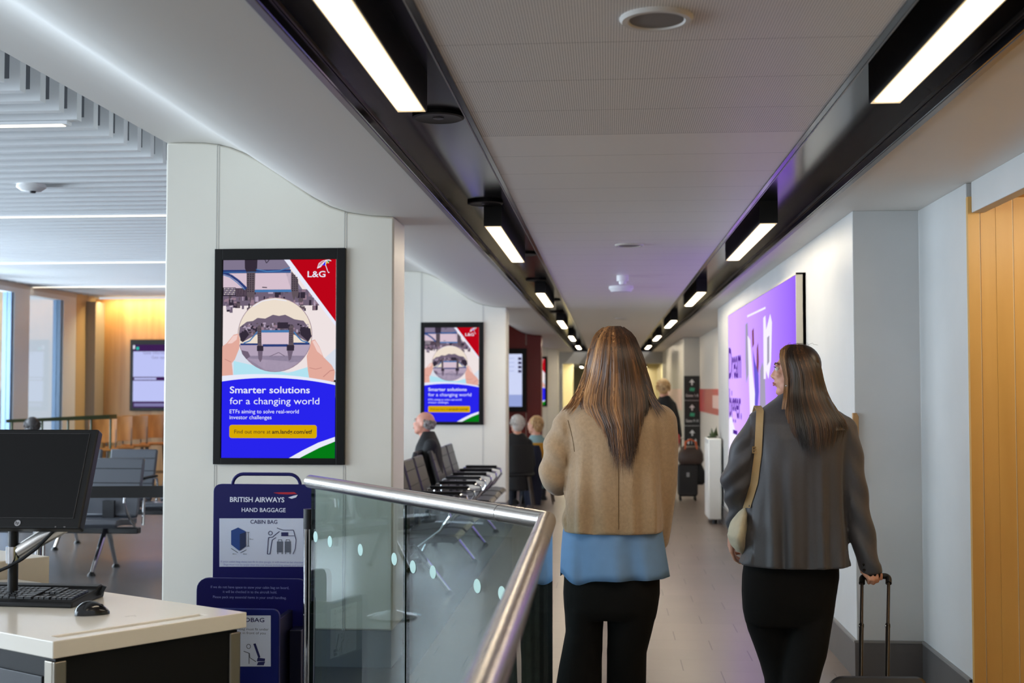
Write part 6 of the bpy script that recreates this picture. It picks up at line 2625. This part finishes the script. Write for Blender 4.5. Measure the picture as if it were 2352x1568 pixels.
# couple seen from behind beyond the second column
YC = 15.7
t, rt, H, fr, P = far_person('white haired man in a black coat seated just past the second column, back turned', YC, (1187, 972), 1.0, (-0.35, 1, -0.05),
    body=[([(1189, 1000), (1189, 1040), (1190, 1085)], [0.06, 0.11, 0.12]), ([(1178, 1090), (1176, 1090, 0.45), (1176, 1150, 0.5)], [0.07, 0.055, 0.04]), ([(1202, 1090), (1204, 1090, 0.45), (1204, 1150, 0.5)], [0.07, 0.055, 0.04])],
    legs=[([(1179, 1090), (1177, 1088, 0.45), (1177, 1158, 0.5)], [0.09, 0.07, 0.055]), ([(1201, 1090), (1203, 1088, 0.45), (1203, 1158, 0.5)], [0.09, 0.07, 0.055])],
    coat_rows=[(1125, 1158, 1219, 0.16, 0), (1080, 1156, 1220, 0.16, 0), (1040, 1153, 1222, 0.15, 0), (1010, 1158, 1217, 0.12, 0), (994, 1172, 1204, 0.07, 0)],
    arms=[([(1163, 1018), (1155, 1065, 0.06), (1166, 1085, 0.28)], [0.065, 0.058, 0.045]), ([(1213, 1018), (1221, 1065, 0.06), (1210, 1085, 0.28)], [0.065, 0.058, 0.045])],
    coat_mat=M_COATB, trouser=M_NAVYT, hands=[((1166, 1085, 0.3), (0.3, 1, -0.1), (0, 0, -1), 1), ((1210, 1085, 0.3), (-0.3, 1, -0.1), (0, 0, -1), -1)])
short_hair(t, rt, H, fr, 1.02, [GREYH[1], GREYH[0]], 5, True, 0.03)
for px in (1177, 1203):
    shoe(t, P(px, 1150).x, YC + 0.5, rt)
M_TEAL = mat('teal_knit', (128, 158, 162), 0.85, bump=0.2, bscale=100)
t, rt, H, fr, P = far_person('blonde short haired woman in a pale teal top seated right of the white haired man', YC + 0.6, (1228, 974), 1.0, (-0.95, 0.45, -0.02),
    body=[([(1229, 1000), (1232, 1040), (1232, 1085)], [0.055, 0.10, 0.11]), ([(1224, 1090), (1222, 1090, 0.45), (1222, 1150, 0.5)], [0.07, 0.055, 0.04]), ([(1243, 1090), (1245, 1090, 0.45), (1245, 1150, 0.5)], [0.07, 0.055, 0.04])],
    legs=[([(1224, 1090), (1222, 1088, 0.45), (1222, 1156, 0.5)], [0.085, 0.065, 0.05]), ([(1243, 1090), (1245, 1088, 0.45), (1245, 1156, 0.5)], [0.085, 0.065, 0.05])],
    coat_rows=[(1120, 1208, 1257, 0.14, 0), (1080, 1208, 1258, 0.14, 0), (1040, 1207, 1259, 0.13, 0), (1012, 1211, 1256, 0.11, 0), (998, 1219, 1244, 0.065, 0)],
    arms=[([(1214, 1020), (1208, 1062, 0.05), (1218, 1082, 0.25)], [0.056, 0.05, 0.04]), ([(1252, 1020), (1259, 1062, 0.05), (1250, 1082, 0.25)], [0.056, 0.05, 0.04])],
    coat_mat=M_TEAL, trouser=M_NAVYT, hands=[((1218, 1082, 0.27), (0.3, 1, -0.1), (0, 0, -1), 1), ((1250, 1082, 0.27), (-0.3, 1, -0.1), (0, 0, -1), -1)])
short_hair(t, rt, H, fr, 1.04, BLONDE, 7, True, 0.05)
for px in (1222, 1245):
    shoe(t, P(px, 1150).x, YC + 1.1, rt)

# mustard chairs they sit on and the navy coat hung behind
M_MUST = mat('mustard_fabric', (196, 142, 30), 0.7)


def cafe_chair(label, px, Y, m):
    q = aty(px, 1080, Y)
    t = thing('cafe_chair', label, 'chair', (q.x, Y, 0), 0, 'tub chairs past the second column')
    b = MB()
    b.ellrings([(0.40, 0, 0.02, 0.20, 0.20), (0.425, 0, 0.02, 0.225, 0.215), (0.455, 0, 0.02, 0.21, 0.20)], 24, 0, 3.0)
    b.build('seat', m, t, smooth=60)
    b = MB()
    o1, o2 = [], []
    for k in range(13):
        a = math.radians(-160 + 140 * k / 12)
        o1.append((0.235 * math.cos(a), 0.02 + 0.235 * math.sin(a), 0.45))
        o2.append((0.215 * math.cos(a), 0.02 + 0.215 * math.sin(a), 0.45))
    b.prism(o1 + o2[::-1], (0, -0.03, 0.36))
    b.build('backrest', m, t, smooth=40, bevel=0.008)
    for sx_ in (-1, 1):
        for sy_ in (-1, 1):
            b = MB()
            b.tube([(sx_ * 0.15, 0.02 + sy_ * 0.15, 0.41), (sx_ * 0.21, 0.02 + sy_ * 0.21, 0.0)], [0.016, 0.011], 10)
            b.build('leg', M_CHL, t)
    return t


cafe_chair('dark chair under the white haired man, past the second column', 1188, YC + 0.02, mat('black_chair_fabric', (16, 16, 18), 0.7))
cafe_chair('mustard chair behind the navy coat, under the woman in teal', 1235, YC + 0.62, M_MUST)
b = MB()
rings = []
Yk = YC + 0.34
for py, l, r, d in ((1022, 1216, 1240, 0.03), (1040, 1208, 1245, 0.05), (1080, 1204, 1247, 0.06), (1110, 1201, 1247, 0.065), (1140, 1203, 1245, 0.06), (1160, 1206, 1242, 0.05), (1168, 1210, 1238, 0.03)):
    p, q = aty(l, py, Yk), aty(r, py, Yk)
    rings.append((p.z, (p.x + q.x) / 2, Yk - 0.02, (q.x - p.x) / 2, d))
b.ellrings(rings[::-1], 32)
me = fuse(b, 0.012, 3, folds(0.03, 9, 2.0, (1, 1, 0.2)))
tag(put('coat', me, mat('navy_coat', (22, 26, 46), 0.85), smooth=180), 'navy coat hung over the back of the mustard chair past the second column', 'coat')

# head of a passenger behind the monitor
YH = 14.6
t, rt, H, fr, P = far_person('dark haired passenger seated by the windows, only the head showing above the monitor', YH, (74, 978), 1.0, (-0.5, 1, 0),
    body=[([(74, 1005), (75, 1050), (75, 1100)], [0.06, 0.11, 0.12])], legs=[([(66, 1105), (66, 1105, 0.4), (66, 1165, 0.42)], [0.09, 0.07, 0.055]), ([(86, 1105), (86, 1105, 0.4), (86, 1165, 0.42)], [0.09, 0.07, 0.055])],
    coat_rows=[(1130, 45, 105, 0.14, 0), (1080, 43, 107, 0.15, 0), (1035, 46, 104, 0.12, 0), (1008, 60, 90, 0.07, 0)], arms=[([(52, 1040), (46, 1085, 0.1)], [0.06, 0.05]), ([(98, 1040), (104, 1085, 0.1)], [0.06, 0.05])],
    coat_mat=mat('grey_jumper', (92, 94, 100), 0.85), trouser=M_NAVYT)
short_hair(t, rt, H, fr, 1.0, [mat('dark_short_hair', (44, 40, 40), 0.5), mat('grey_dark_hair', (70, 66, 66), 0.5)], 12, True, 0.02)

# passenger in black walking ahead with luggage
YW = 17.3
t, rt, H, fr, P = far_person('blonde passenger in a black coat walking ahead, right of the tan jacket woman', YW, (1524, 888), 1.0, (0.1, 1, 0),
    body=[([(1526, 905), (1528, 950), (1528, 1010)], [0.055, 0.11, 0.12]), ([(1520, 1010), (1519, 1080), (1518, 1128)], [0.08, 0.055, 0.04]), ([(1538, 1010), (1540, 1080, 0.1), (1541, 1122, 0.15)], [0.08, 0.055, 0.04])],
    legs=[([(1520, 1000), (1519, 1070), (1518, 1128)], [0.095, 0.075, 0.06]), ([(1538, 1000), (1540, 1070, 0.1), (1541, 1126, 0.15)], [0.095, 0.075, 0.06])],
    coat_rows=[(1030, 1501, 1555, 0.15, 0), (990, 1501, 1554, 0.15, 0), (950, 1503, 1552, 0.14, 0), (922, 1506, 1549, 0.12, 0), (908, 1517, 1538, 0.07, 0)],
    arms=[([(1510, 930), (1505, 965), (1504, 1000)], [0.055, 0.05, 0.04]), ([(1545, 930), (1554, 962), (1560, 1000, -0.05)], [0.055, 0.052, 0.042])],
    coat_mat=M_COATB, hands=[((1505, 1003), (0, 0, -1), (1, 0, 0), 1), ((1561, 1004, -0.05), (0.1, 0, -1), (-1, 0, 0), -1)])
short_hair(t, rt, H, fr, 1.02, BLONDE, 21, True, 0.05)
b = MB()
b.ball(H + Vector((0, -0.06, 0.075)), (0.06, 0.05, 0.045), 16, 10)
b.build('hair_bun', BLONDE[1], t, smooth=60, at=rt)
for px, dy in ((1518, 0), (1541, 0.15)):
    shoe(t, P(px, 1120).x, YW + dy, rt)

# luggage beside that passenger
YL = 16.9
q0, q1 = aty(1562, 1136, YL), aty(1596, 1065, YL)
t = thing('suitcase', 'black upright wheeled suitcase far along the corridor beside the passenger in black', 'suitcase', ((q0.x + q1.x) / 2, YL, 0))
w_ = (q1.x - q0.x)
b = MB()
pts = rrect(0, 0.06 + (q1.z - 0.06) / 2, w_ + 0.06, q1.z - 0.06, 0.04)
b.prism([(x, -0.12, z) for x, z in pts], (0, 0.24, 0))
b.build('shell', M_CASE, t, smooth=30, bevel=0.015)
for sx_ in (-1, 1):
    for sy_ in (-1, 1):
        MB().lathe((sx_ * 0.1, sy_ * 0.08, 0.03), [(0.0, -0.012), (0.03, -0.012), (0.03, 0.012), (0.0, 0.012)], 14, 0, 'x').build('wheel', M_DBLACK, t)
MB().box((-0.02, -0.127, q1.z - 0.17), (0.02, -0.12, q1.z - 0.11)).build('badge', mat('badge_silver', (170, 170, 176), 0.3, metal=0.5), t, smooth=0)
b = MB()
b.tube([(-0.08, 0.09, q1.z - 0.05), (-0.08, 0.09, q1.z + 0.34), (0.08, 0.09, q1.z + 0.34), (0.08, 0.09, q1.z - 0.05)], 0.01, 8)
b.build('pull_handle', M_TUBE, t)
zc = q1.z
bx = aty(1586, 1035, YL)
tb = thing('travel_bag', 'dark brown travel bag with orange handles resting on the far black suitcase', 'bag', (bx.x, YL - 0.03, zc))
b = MB()
b.ellrings([(0.002, 0, 0, 0.15, 0.10), (0.05, 0, 0, 0.175, 0.115), (0.14, 0, 0, 0.17, 0.105), (0.22, 0, 0, 0.13, 0.07), (0.25, 0, 0, 0.10, 0.03)], 28, 0, 2.6)
b.build('bag_body', mat('dark_brown_leather', (58, 42, 36), 0.5), tb, smooth=60)
for s in (-1, 1):
    b = MB()
    b.tube([(-0.08, s * 0.06, 0.20), (-0.07, s * 0.055, 0.30), (0, s * 0.045, 0.335), (0.07, s * 0.055, 0.30), (0.08, s * 0.06, 0.20)], 0.011, 8)
    b.build('handle', mat('orange_leather', (190, 84, 36), 0.5), tb)
q = aty(1606, 1085, YL)
b = MB()
b.ellrings([(q.z - 0.16, 0, 0, 0.05, 0.05), (q.z - 0.12, 0, 0, 0.09, 0.08), (q.z, 0, 0, 0.085, 0.08), (q.z + 0.12, -0.02, 0, 0.05, 0.05), (q.z + 0.16, -0.04, 0, 0.02, 0.02)], 20, 0, 2.4)
tag(b.build('draped_jacket', M_COATB, smooth=60), 'dark jacket hanging off the right side of the far black suitcase', 'jacket').location = (q.x, YL - 0.02, 0)
q = aty(1555, 1008, YL)
b = MB()
b.ellrings([(-0.07, 0, 0, 0.035, 0.03), (-0.03, 0, 0, 0.05, 0.035), (0.04, 0, 0, 0.045, 0.03), (0.065, 0, 0, 0.03, 0.02)], 16, 0, 3)
tag(b.build('pouch', mat('coral_pouch', (196, 70, 72), 0.5), smooth=60), 'small coral red pouch held by the passenger in black', 'pouch').location = (q.x, YL + 0.1, q.z)
